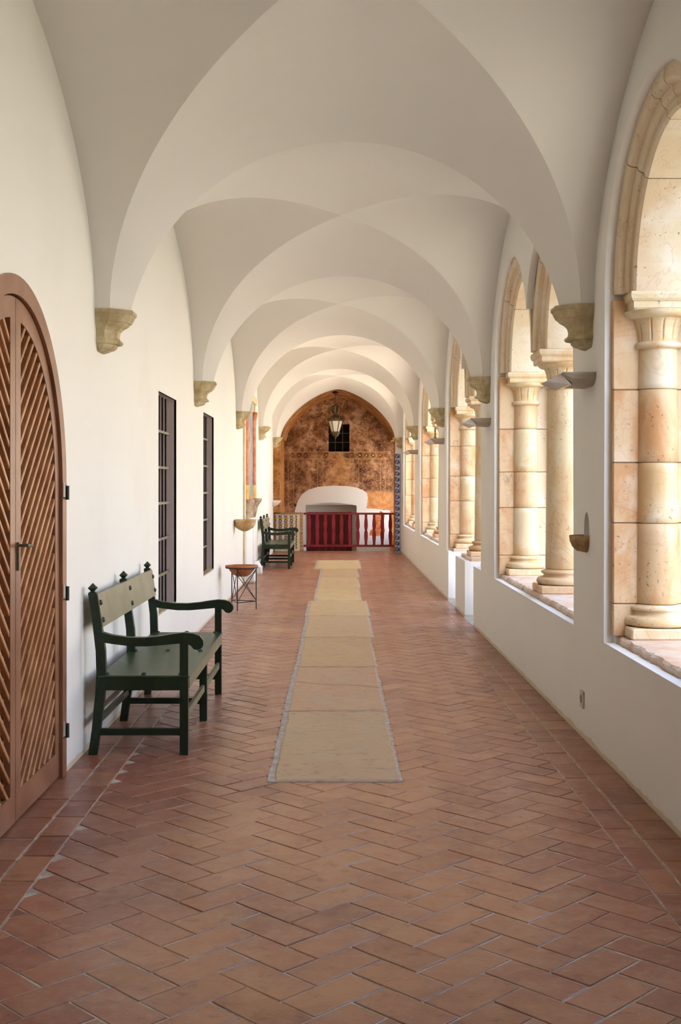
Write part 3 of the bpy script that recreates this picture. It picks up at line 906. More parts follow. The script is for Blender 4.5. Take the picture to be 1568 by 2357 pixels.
for P in tiles[300:]:
    # one connected island per tile so that each keeps its own colour
    n = len(P); s_ = sum(P[i][0]*P[(i+1) % n][1]-P[(i+1) % n][0]*P[i][1] for i in range(n))
    if s_ < 0: P = P[::-1]
    cx_ = sum(p[0] for p in P)/n; cy_ = sum(p[1] for p in P)/n
    tx, ty, dz = max(-.011, min(.011, random.gauss(0, .006))), max(-.011, min(.011, random.gauss(0, .006))), max(-.0007, min(.001, random.gauss(0, .0006)))
    hz = lambda p, e: e+dz+(p[0]-cx_)*tx+(p[1]-cy_)*ty
    Q = inset(P, 0.0028)
    vs_ = [(p[0], p[1], -0.012) for p in P]+[(p[0], p[1], hz(p, -0.0019)) for p in P]+[(p[0], p[1], hz(p, 0)) for p in Q]
    fs = [(i, (i+1) % n, n+(i+1) % n, n+i) for i in range(n)]+[(n+i, n+(i+1) % n, 2*n+(i+1) % n, 2*n+i) for i in range(n)]+[tuple(range(2*n, 3*n))]
    big.add(vs_, fs)
fo = big.obj('far_floor_tiles', 'terracotta_tile', FLOOR); fo['kind'] = 'stuff'

def stone_outline(x0, x1, y0, y1, amp, step=0.09):
    pts = []
    def edge(p, q):
        n = max(2, int((Vector(q)-Vector(p)).length/step))
        for i in range(n):
            t = i/n; pts.append((p[0]+(q[0]-p[0])*t+random.uniform(-amp, amp), p[1]+(q[1]-p[1])*t+random.uniform(-amp, amp)))
    edge((x0, y0), (x1, y0)); edge((x1, y0), (x1, y1)); edge((x1, y1), (x0, y1)); edge((x0, y1), (x0, y0))
    return pts
bed = MB()
for (x0, x1, y0, y1) in SLABS:
    o = stone_outline(x0-0.022, x1+0.006, y0-0.003, y1+0.003, 0.006, 0.22)
    bed.loft([[(p[0], p[1], -0.006) for p in o], [(p[0], p[1], 0.0042) for p in o]], False, True)
bed.obj('mortar_bed', 'grout', FLOOR)
for i, (x0, x1, y0, y1) in enumerate(SLABS):
    parts = [(x0, x1, y0, y1)]
    polys = []
    if i == 1:   # the cracked one is two pieces
        o = stone_outline(x0+0.012, x1-0.012, y0+0.012, y1-0.012, 0.005, 0.14)
        yc = lambda x: 9.30-0.28*(x-x0)/(x1-x0)+0.03*math.sin(9*x)
        cr = [(x0+0.012+(x1-x0-0.024)*k/8, yc(x0+(x1-x0)*k/8)) for k in range(9)]
        lowp = [p for p in o if p[1] < yc(p[0])-0.02]; hip = [p for p in o if p[1] > yc(p[0])+0.02]
        lo_b = [p for p in lowp]; 
        left = sorted([p for p in lowp if p[0] < -0.2], key=lambda p: p[1]); 
        bottom = sorted([p for p in lowp if abs(p[1]-y0) < 0.04], key=lambda p: p[0])
        rl_ = sorted([p for p in lowp if p[0] > 0.3 and p[1] > y0+0.04], key=lambda p: p[1])
        ll_ = sorted([p for p in lowp if p[0] < -0.28 and p[1] > y0+0.04], key=lambda p: -p[1])
        polys.append(bottom+rl_+[(c_[0], c_[1]-0.010) for c_ in cr[::-1]]+ll_)
        top_ = sorted([p for p in hip if abs(p[1]-y1) < 0.04], key=lambda p: -p[0])
        ru = sorted([p for p in hip if p[0] > 0.3 and p[1] < y1-0.04], key=lambda p: p[1])
        lu = sorted([p for p in hip if p[0] < -0.28 and p[1] < y1-0.04], key=lambda p: -p[1])
        polys.append([(c_[0], c_[1]+0.010) for c_ in cr]+ru+top_+lu)
    else:
        polys.append(stone_outline(x0+0.012, x1-0.012, y0+0.012, y1-0.012, 0.009, 0.17))
    for P in polys:
        c = (sum(p[0] for p in P)/len(P), sum(p[1] for p in P)/len(P))
        Q = inset(P, 0.012)
        lp = [(p[0]-c[0], p[1]-c[1]) for p in P]; lq = [(p[0]-c[0], p[1]-c[1]) for p in Q]
        n = len(lp)
        m_ = MB().loft([[(p[0], p[1], -0.006) for p in lp], [(p[0], p[1], 0.006) for p in lp], [(p[0], p[1], 0.0095) for p in lq]], False, True)
        so = m_.obj('stone_slab', 'slab_stone', FLOOR, (c[0], c[1], 0))
        so.color = (*hexc(['be9c78', 'c09472', 'c29c70', 'c6a27a', 'ccab7c', 'd6b884', 'd2b27e', 'c8a67a', 'd8bc8c'][i]), 1)

# ------------------------------------------------------------------ end recess, painted wall, stairwell
XRC = 1.365; YF, YB = 27.40, 29.80
mb = MB()
NN = 40; rings = []
def end_arch(t):
    xa0, xa1 = XL+0.19, XR-0.17
    x = (xa0+xa1)/2+t*(xa1-xa0)/2
    return x, 2.66+(3.78-2.66)*(max(0, 1-abs(t)**1.5))**0.62
for y in (27.31, 28.1, 29.0, YB+0.02):
    rings.append([(end_arch(-1+2*i/NN)[0], y, end_arch(-1+2*i/NN)[1]) for i in range(NN+1)])
mb.loft(rings, smooth=True, closed=False)
struct(mb.obj('ceiling_end_arch', 'painted_arch'), 'painted pointed barrel arch before the end wall')
struct(MB().box(-2.0, XL, YF, YB+0.1, -1.6, 4.2).obj('wall_recess_left', 'painted_arch'))
struct(MB().box(XL-0.01, -XRC+0.06, YF-0.04, 28.12, 0.93, 2.70).obj('wall_recess_pilaster', 'painted_arch'))
struct(MB().box(XL-0.01, -XRC+0.06, 28.12, YB+0.1, -1.6, 2.70).obj('wall_recess_side', 'painted_arch'))
struct(MB().box(XRC, 2.06, YF-0.04, 27.95, -1.6, 4.2).obj('wall_recess_right', 'painted_arch'))
# hidden opening added behind that pier to light the painted end wall
sb = MB().box(1.54, 2.06, 27.95, 28.40, -1.6, 4.2)
sb.box(1.54, 2.06, 29.70, YB+0.1, -1.6, 4.2); sb.box(1.54, 2.06, 28.40, 29.70, -1.6, 0.30); sb.box(1.54, 2.06, 28.40, 29.70, 2.55, 4.2)
struct(sb.obj('wall_added_light_gap', 'white_plaster'))
struct(MB().box(1.345, 1.56, 27.95, YB+0.1, 2.655, 2.75).obj('trim_1', 'painted_arch'))
struct(MB().box(XRC+0.001, XR+0.01, YF-0.046, YF-0.035, -0.1, 2.66).obj('wall_recess_pier', 'white_plaster'))
# painted end wall with door and window openings
DX0, DX1, DTOP = -0.78, 0.526, 1.06
yb = YB
def plate_y(outer, holes, y, depth):
    mb = MB()
    loops = [[Vector((p[0], p[1], 0)) for p in outer]]+[[Vector((p[0], p[1], 0)) for p in h] for h in holes]
    tri = geometry.tessellate_polygon(loops); flat = [p for l in loops for p in l]
    mb.add([(p.x, y, p.y) for p in flat], [tuple(t) for t in tri])
    for h in holes+[outer]:
        n = len(h)
        mb.add([(p[0], y, p[1]) for p in h]+[(p[0], y+depth, p[1]) for p in h], [(i, (i+1) % n, n+(i+1) % n, n+i) for i in range(n)])
    return mb
doorloop = [(DX0, -1.5)]+[(DX0+(DX1-DX0)*i/12, DTOP+0.075*math.sin(PI*i/12)) for i in range(13)]+[(DX1, -1.5)]
winloop = [(-0.19, 2.41), (0.335, 2.41), (0.335, 3.105), (-0.19, 3.105)]
WB = plate_y([(-1.6, -1.6), (1.6, -1.6), (1.6, 4.0), (-1.6, 4.0)], [doorloop, winloop], YB, 0.30).obj('wall_back', 'painted_wall')
struct(WB, 'end wall with faded brown painted decoration')
# white hood and dado, a plaster coat standing proud of the painted wall
hood = [(-1.07, -1.55), (-1.07, 0.60), (-1.04, 0.92), (-0.965, 1.18), (-0.86, 1.34), (-0.70, 1.45), (-0.45, 1.525), (-0.1, 1.55), (0.25, 1.545), (0.5, 1.51), (0.68, 1.44), (0.775, 1.36), (0.795, 1.25), (0.765, 0.98), (1.0, 0.965), (1.18, 0.935), (1.355, 0.93), (1.355, -1.55)]
patch = [(0.83, 0.30), (0.86, 0.42), (0.93, 0.48), (0.955, 0.75), (0.99, 0.86), (1.08, 0.86), (1.12, 0.92), (1.22, 0.84), (1.20, 0.6), (1.225, 0.42), (1.2, 0.30), (1.02, 0.27)]
door2 = [(DX0+0.01, -1.49)]+[(DX0+(DX1-DX0)*i/12+(0.01 if i == 0 else (-0.01 if i == 12 else 0)), DTOP-0.01+0.075*math.sin(PI*i/12)) for i in range(13)]+[(DX1-0.01, -1.49)]
hd = plate_y(hood, [door2, patch], YB-0.035, 0.034).obj('white_hood', 'white_plaster', WB)
mb = MB(); mb.add([(0.8, YB-0.012, 0.2), (1.25, YB-0.012, 0.2), (1.25, YB-0.012, 0.95), (0.8, YB-0.012, 0.95)], [(0, 1, 2, 3)])
simple('orange_render', hexc('c8673a'), hexc('e0a474'), 9, 0.9, 0.15, 0.4, 30)
mb.obj('bare_render', 'orange_render', WB)
# deep door niche behind
struct(MB().box(-1.2, 1.0, YB+0.62, YB+0.70, -1.6, 1.6).obj('wall_niche_back', 'white_plaster'))
mb = MB(); mb.add([(DX0, YB+0.3, -1.5), (DX0, YB+0.62, -1.5), (DX0, YB+0.62, 1.06), (DX0, YB+0.3, 1.06)], [(0, 1, 2, 3)])
mb.add([(DX1, YB+0.3, -1.5), (DX1, YB+0.62, -1.5), (DX1, YB+0.62, 1.06), (DX1, YB+0.3, 1.06)], [(0, 1, 2, 3)])
mb.add([(DX0, YB+0.3, 1.06), (DX1, YB+0.3, 1.06), (DX1, YB+0.62, 1.06), (DX0, YB+0.62, 1.06)], [(0, 1, 2, 3)])
mb.obj('niche_lining', 'white_plaster', WB)
D2 = empty('door_2', (0, YB+0.6, -1.4)); struct(D2, 'dark red plank door below the white hood')
for i in range(7):
    xa = DX0+0.03+i*0.165
    MB().cbox(xa+0.002, xa+0.163, -0.02, 0.015, 0.0, 2.27, 0.004).obj('plank', 'red_door_paint', D2)
# barred window
W6 = empty('window_8', (0.0725, YB+0.02, 2.41)); struct(W6, 'small dark barred window high in the painted end wall')
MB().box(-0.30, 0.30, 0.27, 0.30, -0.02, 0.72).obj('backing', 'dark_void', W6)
for x in (-0.0925, 0.09): MB().box(x-0.006, x+0.006, 0.03, 0.045, 0, 0.695).obj('bar', 'iron_light', W6)
for z in (0.235, 0.465): MB().box(-0.262, 0.262, 0.03, 0.045, z-0.006, z+0.006).obj('cross_bar', 'iron_light', W6)
MB().cbox(-0.27, 0.27, -0.03, 0.06, -0.025, 0.0, 0.006).obj('sill', 'corbel_stone', W6)
# stairwell
struct(MB().box(-1.6, 1.6, 28.12, YB+0.7, -1.7, -1.5).obj('floor_stairwell', 'threshold_stone'))
for k in range(5):
    struct(MB().box(-1.36, 1.36, 28.12, 28.12+0.16*(5-k), -1.5+0.0, -1.5+0.22*(k+1)).obj('stair_step', 'threshold_stone'))

# ------------------------------------------------------------------ corbels
def corbel_obj(name):
    prof = [(0.00, 0.98), (-0.004, 1.00), (-0.024, 1.00), (-0.030, 0.96), (-0.045, 0.93), (-0.072, 0.86), (-0.078, 0.80), (-0.082, 0.80), (-0.092, 0.75), (-0.105, 0.64), (-0.125, 0.55), (-0.150, 0.52), (-0.170, 0.53), (-0.176, 0.57),
            (-0.184, 0.62), (-0.196, 0.625), (-0.205, 0.58), (-0.208, 0.46), (-0.222, 0.45), (-0.236, 0.38), (-0.243, 0.27), (-0.246, 0.25), (-0.252, 0.10)]
    A, B = 0.215, 0.17        # projection from the wall, half length along it
    mb = MB(); rings = []
    for z, k in prof:
        p = A*k; b = B*(0.45+0.55*k)
        rings.append([(-0.02, -b, z), (p*0.44, -b, z), (p, -b*0.42, z), (p, b*0.42, z), (p*0.44, b, z), (-0.02, b, z)])
    mb.loft(rings[::-1], True, True)
    return mb
cl_lbl = {3: 'large weathered stone corbel on the left wall above the near green bench',
          4: 'stone corbel on the left wall between the two barred windows', 5: 'stone corbel on the left wall above the wall basin',
          6: 'small far stone corbel on the left wall past the painted portal', 7: 'stone corbel at the left foot of the painted end arch'}
cr_lbl = {3: 'large stone corbel on the right pier above the nearest white wall lamp', 4: 'stone corbel on the second right pier',
          5: 'stone corbel on the third right pier, above a thin hanging rod', 6: 'small far stone corbel on the fourth right pier', 7: 'stone corbel above the strip of blue tiles'}
cmesh = corbel_obj('c')
c0 = cmesh.obj('stone_corbel', 'corbel_stone')
first = True
for side, ys, lb in ((1, AL, cl_lbl), (-1, AR, cr_lbl)):
    for n in range(2, 8):
        o = c0 if first else c0.copy()
        if not first: COL.objects.link(o)
        first = False
        o.location = ((XL if side == 1 else XR), ys[n], ZS[n]+0.004); o.rotation_euler.z = 0 if side == 1 else PI
        tag(o, lb.get(n, 'stone corbel out of frame above the nearest bay, %s wall' % ('left' if side == 1 else 'right')), 'corbel', 'stone corbels under the vaults')
# ------------------------------------------------------------------ green benches
def make_bench(label):
    R_ = empty('wooden_bench', (XL, 0, 0)); tag(R_, label, 'bench', 'green wooden benches')
    # local frame: x away from the wall (0 = wall), y along the bench, z up
    Ls = [0.0, 0.985, 1.97]
    def post_path():
        return [(0.055, 0.0), (0.075, 0.15), (0.094, 0.33), (0.102, 0.47), (0.098, 0.60), (0.078, 0.76), (0.054, 0.93)]
    for y in Ls:
        pp = post_path(); rings = []
        for i, (x, z) in enumerate(pp):
            h = 0.026 if 0.2 < z < 0.62 else 0.024
            rings.append([(x-h, y-0.021, z), (x+h, y-0.021, z), (x+h, y+0.021, z), (x-h, y+0.021, z)])
        post = MB().loft(rings, True, True).obj('rear_leg', 'green_paint', R_)
        x, z = 0.053, 0.93
        f = MB()
        def sq(k, zz): return [(x-k, y-k, zz), (x+k, y-k, zz), (x+k, y+k, zz), (x-k, y+k, zz)]
        f.loft([sq(0.020, z), sq(0.020, z+0.006), sq(0.011, z+0.008), sq(0.011, z+0.014), sq(0.024, z+0.030), sq(0.001, z+0.058)], True, True)
        f.obj('finial', 'green_paint', post)
        MB().box(0.535, 0.581, y-0.021, y+0.021, 0, 0.665 if y != Ls[1] else 0.40).obj('front_leg', 'green_paint', R_)
        # side rail and low stretcher
        MB().box(0.09, 0.56, y-0.019, y+0.019, 0.372, 0.445).obj('side_rail', 'green_paint', R_)
        MB().box(0.085, 0.545, y-0.015, y+0.015, 0.112, 0.150).obj('stretcher', 'green_paint', R_)
    # seat boards
    cuts = [(0.085, 0.245), (0.247, 0.41), (0.412, 0.588)]
    seat = MB().cbox(0.085, 0.588, -0.024, 1.994, 0.445, 0.458, 0.004)
    st = seat.obj('seat', 'green_seat', R_)
    for y in (0.012, 0.985, 1.958):
        for x in (0.13, 0.335, 0.54):
            MB().lathe([(0.019, 0.456), (0.018, 0.462), (0.013, 0.468), (0.006, 0.471), (0.0005, 0.472)], 12, (x, y, 0)).obj('stud', 'stud_iron', st)
    MB().box(0.560, 0.584, 0.02, 1.95, 0.378, 0.444).obj('front_rail', 'olive_panel', R_)  # paler than the frame: light on the front edge put into the colour
    MB().box(0.078, 0.104, 0.02, 1.95, 0.378, 0.444).obj('rear_rail', 'green_paint', R_)
    for a, b in ((0.02, 0.965), (1.005, 1.95)):
        MB().box(0.548, 0.568, a, b, 0.195, 0.238).obj('stretcher', 'olive_panel', R_)
        MB().box(0.074, 0.092, a, b, 0.175, 0.213).obj('stretcher', 'green_paint', R_)
    # back board, leaning with the posts
    zb = [(0.112, 0.735), (0.0845, 0.925)]
    bb = MB(); t = 0.016
    bb.loft([[(zb[0][0]-t, -0.018, zb[0][1]), (zb[0][0], -0.018, zb[0][1]), (zb[0][0], 1.988, zb[0][1]), (zb[0][0]-t, 1.988, zb[0][1])],
             [(zb[1][0]-t, -0.018, zb[1][1]), (zb[1][0], -0.018, zb[1][1]), (zb[1][0], 1.988, zb[1][1]), (zb[1][0]-t, 1.988, zb[1][1])]], True, True)
    bo = bb.obj('back_board', 'olive_panel', R_)
    for y in (0.012, 0.985, 1.958):
        for z in (0.775, 0.875):
            x = zb[0][0]+(zb[1][0]-zb[0][0])*(z-zb[0][1])/(zb[1][1]-zb[0][1])
            r = []
            for rr, d in ((0.017, 0), (0.0165, 0.004), (0.011, 0.010), (0.004, 0.0125)):
                r.append([(x+d, y+rr*math.cos(2*PI*k/12), z+rr*math.sin(2*PI*k/12)) for k in range(12)])
            MB().loft(r, False, True, True).obj('stud', 'stud_iron', bo)
    # arms with a scrolled end
    for y in (Ls[0], Ls[2]):
        top = [(0.085, 0.712), (0.16, 0.690), (0.25, 0.677), (0.34, 0.676), (0.43, 0.685), (0.50, 0.697), (0.56, 0.704), (0.61, 0.700), (0.645, 0.686), (0.664, 0.660)]
        scr = [(0.666, 0.635), (0.655, 0.614), (0.634, 0.605), (0.612, 0.610), (0.600, 0.626), (0.590, 0.634), (0.575, 0.640), (0.53, 0.642), (0.45, 0.634), (0.36, 0.626), (0.27, 0.626), (0.18, 0.637), (0.09, 0.652)]
        MB().prism(top+scr, 'y', y-0.026, y+0.026).obj('arm', 'green_paint', R_)
    return R_
b1 = make_bench('dark green wooden bench close by, against the wall beside the lattice door')
b1.location = (XL, 6.82, 0); b1.scale = (1.045, 1, 1)
b2 = copy_tree(b1); b2.location = (XL, 22.0, 0)
b2['label'] = 'small distant dark green bench in front of the yellow and blue tiles'

# ------------------------------------------------------------------ clay bowl on its wire stand
A_, B_, C_ = Vector((-1.222, 14.62, 0)), Vector((-1.005, 14.84, 0)), Vector((-1.325, 15.0, 0))
cen = (A_+B_+C_)/3
st = empty('plant_stand', cen); tag(st, 'thin black wire tripod stand against the left wall', 'stand')
ring_r = 0.187
pts = [p-cen for p in (A_, B_, C_)]
tops = []
for p in pts:
    q = p.normalized()*ring_r if False else p
    MB().tube([(p.x, p.y, 0), (p.x, p.y, 0.52)], 0.0065, 8).obj('leg', 'iron', st)
for i in range(3):
    p, q = pts[i], pts[(i+1) % 3]
    MB().tube([(p.x, p.y, 0.10), (q.x, q.y, 0.10)], 0.0055, 8).obj('lower_rail', 'iron', st)
    MB().tube([(p.x, p.y, 0.11), (q.x, q.y, 0.50)], 0.0045, 8).obj('diagonal', 'iron', st)
    MB().tube([(q.x, q.y, 0.11), (p.x, p.y, 0.50)], 0.0045, 8).obj('diagonal', 'iron', st)
MB().tube([(0.2*math.cos(2*PI*k/36), 0.2*math.sin(2*PI*k/36), 0.522) for k in range(37)], 0.006, 8).obj('ring', 'iron', st)
bowl = MB().lathe([(0.002, 0.0), (0.06, 0.004), (0.11, 0.03), (0.15, 0.075), (0.172, 0.115), (0.205, 0.118), (0.208, 0.128), (0.204, 0.142), (0.185, 0.144), (0.165, 0.12), (0.13, 0.07), (0.06, 0.025), (0.001, 0.02)], 40)
bo = bowl.obj('clay_bowl', 'clay', None, (cen.x, cen.y, 0.41)); tag(bo, 'terracotta bowl with a thick rim resting on the wire stand', 'bowl')

# ------------------------------------------------------------------ wall basins
def half_bowl(prof, sx, sy, mat, name, loc, rz, flutes=0):
    segs = 28; rings = []
    for r, z in prof:
        ring = []
        for k in range(segs+1):
            a = -PI/2+PI*k/segs
            f = 1+(0.03*abs(math.sin(a*flutes)) if flutes else 0)
            ring.append((sx*r*f*math.cos(a), sy*r*f*math.sin(a), z))
        rings.append(ring)
    o = MB().loft(rings, False, False, True, False).obj(name, mat, None, loc); o.rotation_euler.z = rz
    return o
rings = []
for r, z in [(0.012, 0.0), (0.03, 0.003), (0.07, 0.02), (0.115, 0.05), (0.145, 0.09), (0.153, 0.125), (0.156, 0.135), (0.166, 0.14), (0.168, 0.165), (0.160, 0.17), (0.145, 0.155), (0.10, 0.10), (0.01, 0.08)]:
    rings.append([(max(-0.15, r*(1+(0.05*abs(math.cos(5*a)) if 0.02 < z < 0.13 and r > 0.05 else 0))*math.cos(a)), r*math.sin(a)*1.05, z) for a in [2*PI*k/60 for k in range(60)]])
o = MB().loft(rings, True, True, True).obj('wall_basin', 'basin_stone', None, (XL+0.145, 16.95, 0.895))
tag(o, 'fluted honey coloured stone basin on the left wall beyond the clay bowl', 'basin')
o = half_bowl([(0.05, -0.01), (0.55, 0.0), (0.82, 0.025), (0.97, 0.06), (1.0, 0.093), (0.94, 0.096), (0.85, 0.075), (0.5, 0.035), (0.01, 0.03)], 0.105, 0.085, 'brown_cup_stone', 'holy_water_cup', (XR, NICHE_Y, 1.155), PI)
tag(o, 'small brown stone cup under a niche on the nearest right pier', 'holy water cup')
o = half_bowl([(0.05, 0.0), (0.6, 0.03), (0.95, 0.1), (1.0, 0.14), (0.94, 0.142), (0.6, 0.08), (0.01, 0.07)], 0.19, 0.16, 'pale_marble', 'holy_water_cup', (XL, 27.15, 1.07), 0)
tag(o, 'small pale marble cup at the far end of the left wall', 'holy water cup')

# ------------------------------------------------------------------ wall lamps
def make_sconce():
    R_ = empty('wall_lamp', (0, 0, 0))
    def ring(z, p, b, n=24, a0=-PI/2, a1=PI/2):
        return [(p*math.cos(a0+(a1-a0)*k/n), b*math.sin(a0+(a1-a0)*k/n), z) for k in range(n+1)]
    # flat trough: near and far cheeks plus a sloping underside
    prof = [(0.0, 0.0), (0.19, 0.0), (0.20, -0.012), (0.13, -0.072), (0.02, -0.078), (0.0, -0.078)]
    mb = MB(); rings = []
    for y, k in ((-0.20, 0.0), (-0.185, 0.45), (-0.15, 0.8), (-0.10, 0.97), (0.10, 0.97), (0.15, 0.8), (0.185, 0.45), (0.20, 0.0)):
        rings.append([(x, y, z*(0.15+0.85*k) if k < 1 else z) for x, z in prof])
    mb.loft(rings, True, True)
    mb.obj('shell', 'fixture_white', R_)
    g = MB()
    for i in range(3):
        y0, y1 = -0.15+i*0.1, -0.05+i*0.1
        ym = (y0+y1)/2
        g.add([(0.195, y0, -0.006), (0.195, y1, -0.006), (0.135, y0, -0.071), (0.135, y1, -0.071), (0.275, ym, -0.045), (0.185, ym, -0.086)],
              [(0, 4, 5, 2), (4, 1, 3, 5), (0, 1, 4), (2, 5, 3), (0, 2, 3, 1)])
    g.obj('faceted_glass', 'louvre_glass', R_)
    return R_
s0 = make_sconce()
for i, (y, lb) in enumerate(((7.10, 'largest white wall lamp with faceted glass, on the nearest right pier'),
                             (11.78, 'white wall lamp on the second right pier, under its corbel'),
                             (16.75, 'white wall lamp on the third right pier with a thin rod on top'),
                             (22.1, 'smallest far white wall lamp on the fourth right pier'))):
    s = s0 if i == 0 else copy_tree(s0)
    s.location = (XR, y, 2.215); s.rotation_euler.z = PI
    tag(s, lb, 'wall lamp', 'white wall lamps on the right piers')
rod = MB().tube([(0, 0, 0), (0, 0, 0.03), (0, 0, 0.16)], [0.03, 0.012, 0.012], 8).obj('lamp_rod', 'corbel_stone', None, (XR-0.12, 16.72, 2.216))
tag(rod, 'thin stone coloured rod between third wall lamp and corbel', 'rod')

# power outlet
ot = empty('power_outlet', (XR, 7.27, 0.185)); tag(ot, 'small beige power outlet low on the right wall', 'outlet')
MB().cbox(-0.013, 0.0, -0.042, 0.042, 0.0, 0.105, 0.004).obj('plate', 'outlet_plastic', ot)
r = []
for rr, d in ((0.026, -0.0132), (0.024, -0.0150), (0.020, -0.0135)):
    r.append([(d, rr*math.cos(2*PI*k/16), 0.055+rr*math.sin(2*PI*k/16)) for k in range(16)])
MB().loft(r, False, True).obj('socket', 'iron_light', ot)

# ------------------------------------------------------------------ painted portal on the left wall
PT = empty('painted_portal', (XL, 19.8, 0)); tag(PT, 'tall painted portal with red columns and blue grey panel on the left wall', 'portal')
def pb(x1, y0, y1, z0, z1, nm, mat): return MB().cbox(-0.01, x1, y0, y1, z0, z1, 0.004).obj(nm, mat, PT)
pb(0.03, -1.30, -1.08, 0.0, 3.05, 'frame', 'cream_frame'); pb(0.03, 1.05, 1.25, 0.0, 3.05, 'frame', 'cream_frame')
pb(0.012, -0.62, 0.72, 1.38, 2.98, 'panel', 'blue_grey_paint')
pb(0.014, -0.62, 0.72, 0.0, 1.0, 'lower_panel', 'white_plaster')
pb(0.05, -1.30, 1.25, 2.98, 3.10, 'lintel', 'cream_frame')
for y in (-0.86, 0.90):
    MB().lathe([(0.115, 1.56), (0.108, 2.62)], 24, (0.0, y, 0), a0=-PI/2, a1=PI/2, cap=False, sx=0.52).obj('column_shaft', 'red_marble', PT)
    MB().lathe([(0.125, 1.33), (0.118, 1.56)], 24, (0.0, y, 0), a0=-PI/2, a1=PI/2, cap=False, sx=0.52).obj('column_band', 'ochre_paint', PT)
    MB().lathe([(0.11, 2.60), (0.12, 2.63), (0.115, 2.67), (0.14, 2.74), (0.16, 2.77), (0.16, 2.83), (0.0, 2.83)], 24, (0.0, y, 0), a0=-PI/2, a1=PI/2, cap=False, sx=0.52).obj('column_capital', 'red_marble', PT)
    MB().lathe([(0.05, 1.0), (0.09, 1.18), (0.15, 1.28), (0.16, 1.33), (0.0, 1.33)], 12, (0.0, y, 0), a0=-PI/2, a1=PI/2, cap=False).obj('bracket', 'broken_plaster', PT)
    MB().lathe([(0.10, 0.24), (0.085, 1.0)], 24, (0.0, y, 0), a0=-PI/2, a1=PI/2, cap=False, sx=0.52).obj('lower_shaft', 'white_plaster', PT)
    mb = MB().cbox(-0.01, 0.16, y-0.15, y+0.15, 0.0, 0.14, 0.008); mb.lathe([(0.14, 0.14), (0.145, 0.17), (0.12, 0.20), (0.10, 0.24)], 24, (0, y, 0), a0=-PI/2, a1=PI/2, cap=False)
    mb.obj('column_base', 'white_plaster', PT)
pb(0.02, -0.7, 0.75, 1.0, 1.38, 'broken_band', 'broken_plaster')

# ------------------------------------------------------------------ low tiled wall, blue tile strip
LW = empty('tiled_parapet', (-1.12, 27.86, 0)); tag(LW, 'low wall faced with yellow, blue and white patterned tiles, left of the red balustrade', 'tiled wall')
MB().cbox(-0.335, 0.325, 0.0, 0.10, 0.0, 0.885, 0.006).obj('body', 'cream_frame', LW)
MB().cbox(-0.345, 0.338, -0.03, 0.24, 0.885, 0.915, 0.006).obj('cap', 'brick', LW)
base_tile = MB().cbox(-0.065, 0.065, -0.006, 0.006, -0.065, 0.065, 0.002)
t0 = None
for r_ in range(6):
    for c_ in range(4):
        if t0 is None: t = t0 = base_tile.obj('tile', 'azulejo_yellow', LW)
        else: t = t0.copy(); COL.objects.link(t)
        t.location = (-0.265+c_*0.1325, -0.008, 0.125+r_*0.1325-0.0); t.rotation_euler.y = (PI if (r_+c_) % 2 else 0)
for i in range(11):
    MB().cbox(0.268+random.uniform(-.002, .002), 0.334, -0.012, 0.0, 0.012+i*0.079, 0.012+i*0.079+0.068, 0.004).obj('brick', 'brick', LW)
BS = empty('blue_tile_strip', (1.425, YF-0.051, 0.0)); tag(BS, 'tall narrow strip of blue and white scroll tiles at the right of the end wall', 'tile strip')
bt = MB().cbox(-0.060, 0.060, -0.012, 0.002, -0.066, 0.066, 0.002); t0 = None
for i in range(17):
    if t0 is None: t = t0 = bt.obj('tile', 'azulejo_blue', BS)
    else: t = t0.copy(); COL.objects.link(t)
    t.location = (0, 0, 0.075+i*0.1345)

# ------------------------------------------------------------------ red balustrade
RB = empty('balustrade', (0.36, 28.02, 0)); tag(RB, 'dark red wooden balustrade across the end of the gallery', 'balustrade')
x0, x1 = -0.775-0.36, XR-0.36
MB().cbox(x0, x1, -0.04, 0.04, 0.865, 0.91, 0.008).obj('top_rail', 'red_paint', RB)
MB().cbox(x0, x1, -0.035, 0.035, 0.10, 0.15, 0.006).obj('bottom_rail', 'red_paint', RB)
prof = [(0.030, 0.15), (0.030, 0.20), (0.036, 0.25), (0.043, 0.32), (0.044, 0.38), (0.040, 0.44), (0.030, 0.487), (0.026, 0.505), (0.034, 0.525), (0.042, 0.57), (0.044, 0.63), (0.040, 0.70), (0.031, 0.78), (0.029, 0.865)]
poly = [(r, z) for r, z in prof]+[(-r, z) for r, z in prof[::-1]]
bal = MB().prism(poly, 'y', -0.016, 0.016); t0 = None
for i in range(12):
    x = -0.64+i*0.1925-0.36
    if t0 is None: t = t0 = bal.obj('baluster', 'red_paint', RB)
    else: t = t0.copy(); COL.objects.link(t)
    t.location.x = x
MB().cbox(x0, x0+0.06, -0.04, 0.04, 0.0, 0.10, 0.006).obj('foot', 'white_plaster', RB)
MB().cbox(x1-0.05, x1, -0.03, 0.03, 0.0, 0.10, 0.004).obj('foot', 'red_paint', RB)

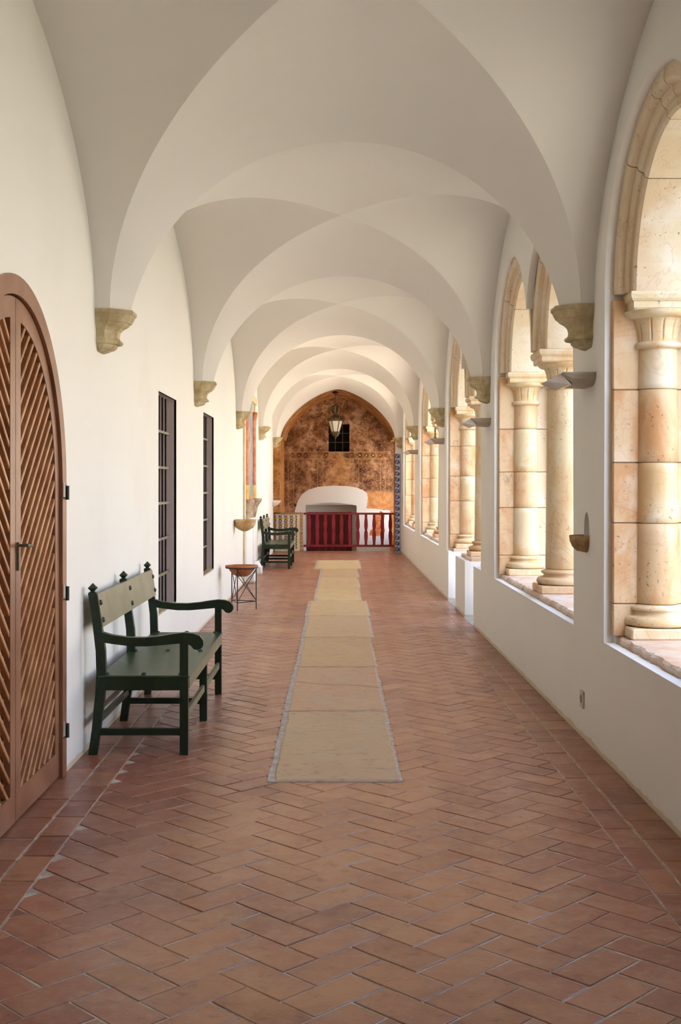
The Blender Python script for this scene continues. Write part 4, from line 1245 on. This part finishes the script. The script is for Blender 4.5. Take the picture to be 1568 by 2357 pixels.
# ------------------------------------------------------------------ hanging lantern
LN = empty('hanging_lantern', (-0.015, 27.75, 2.68)); tag(LN, 'bronze hanging lantern with a crown top below the painted arch', 'lantern')
MB().lathe([(0.0, 1.02), (0.03, 1.02), (0.08, 1.055), (0.05, 1.075), (0.02, 1.09), (0.0, 1.10)], 16, cap=False).obj('ceiling_rose', 'iron', LN)
MB().tube([(0, 0, 0.80), (0, 0, 1.03)], 0.006, 8).obj('chain', 'bronze', LN)
cr = MB().lathe([(0.0, 0.80), (0.02, 0.79), (0.02, 0.765), (0.0, 0.76)], 12, cap=False)
cr.obj('crown_knob', 'bronze', LN)
for k in range(6):
    a = 2*PI*k/6+0.2
    p = [(0.015, 0.765), (0.07, 0.755), (0.115, 0.715), (0.125, 0.67), (0.105, 0.62), (0.065, 0.575), (0.05, 0.55)]
    rings = []
    for rr, z in p:
        c_, s_ = math.cos(a), math.sin(a); w_ = 0.022
        rings.append([(rr*c_-w_*s_, rr*s_+w_*c_, z), ((rr+0.006)*c_, (rr+0.006)*s_, z+0.004), (rr*c_+w_*s_, rr*s_-w_*c_, z), ((rr-0.006)*c_, (rr-0.006)*s_, z-0.004)])
    MB().loft(rings, True, True).obj('crown_rib', 'bronze', LN)
MB().lathe([(0.0, 0.56), (0.055, 0.555), (0.06, 0.53), (0.10, 0.50), (0.165, 0.47), (0.19, 0.44), (0.19, 0.39), (0.17, 0.385), (0.0, 0.385)], 6, smooth=False, cap=False).obj('roof', 'bronze', LN)
for k in range(6):
    a = 2*PI*k/6
    MB().loft([[(0.17*math.cos(a+d), 0.17*math.sin(a+d), 0.44), (0.195*math.cos(a+d), 0.195*math.sin(a+d), 0.44)][::1]+[] for d in (0,)]*0 or
              [[(0.185*math.cos(a-0.12), 0.185*math.sin(a-0.12), 0.43), (0.20*math.cos(a), 0.20*math.sin(a), 0.43), (0.185*math.cos(a+0.12), 0.185*math.sin(a+0.12), 0.43)],
               [(0.20*math.cos(a-0.02), 0.20*math.sin(a-0.02), 0.53), (0.205*math.cos(a), 0.205*math.sin(a), 0.535), (0.20*math.cos(a+0.02), 0.20*math.sin(a+0.02), 0.53)]], True, True).obj('crest', 'bronze', LN)
    MB().tube([(0.172*math.cos(a), 0.172*math.sin(a), 0.39), (0.095*math.cos(a), 0.095*math.sin(a), 0.135)], 0.012, 6).obj('corner_bar', 'bronze', LN)
    b_ = a+PI/3
    q = lambda r, an, z: (r*math.cos(an), r*math.sin(an), z)
    pane = [q(0.166, a, 0.385), q(0.166, b_, 0.385), q(0.092, b_, 0.14), q(0.092, a, 0.14)]
    pin = [tuple(Vector(p)*0.0+Vector((p[0]*0.96, p[1]*0.96, p[2]))) for p in pane]
    MB().loft([pane, pin], True, True).obj('pane', 'lantern_glass', LN)
MB().lathe([(0.0, 0.145), (0.10, 0.14), (0.105, 0.12), (0.085, 0.11), (0.078, 0.07), (0.05, 0.03), (0.02, 0.01), (0.014, -0.03), (0.0, -0.04)], 18, cap=False).obj('bottom_bowl', 'bronze', LN)
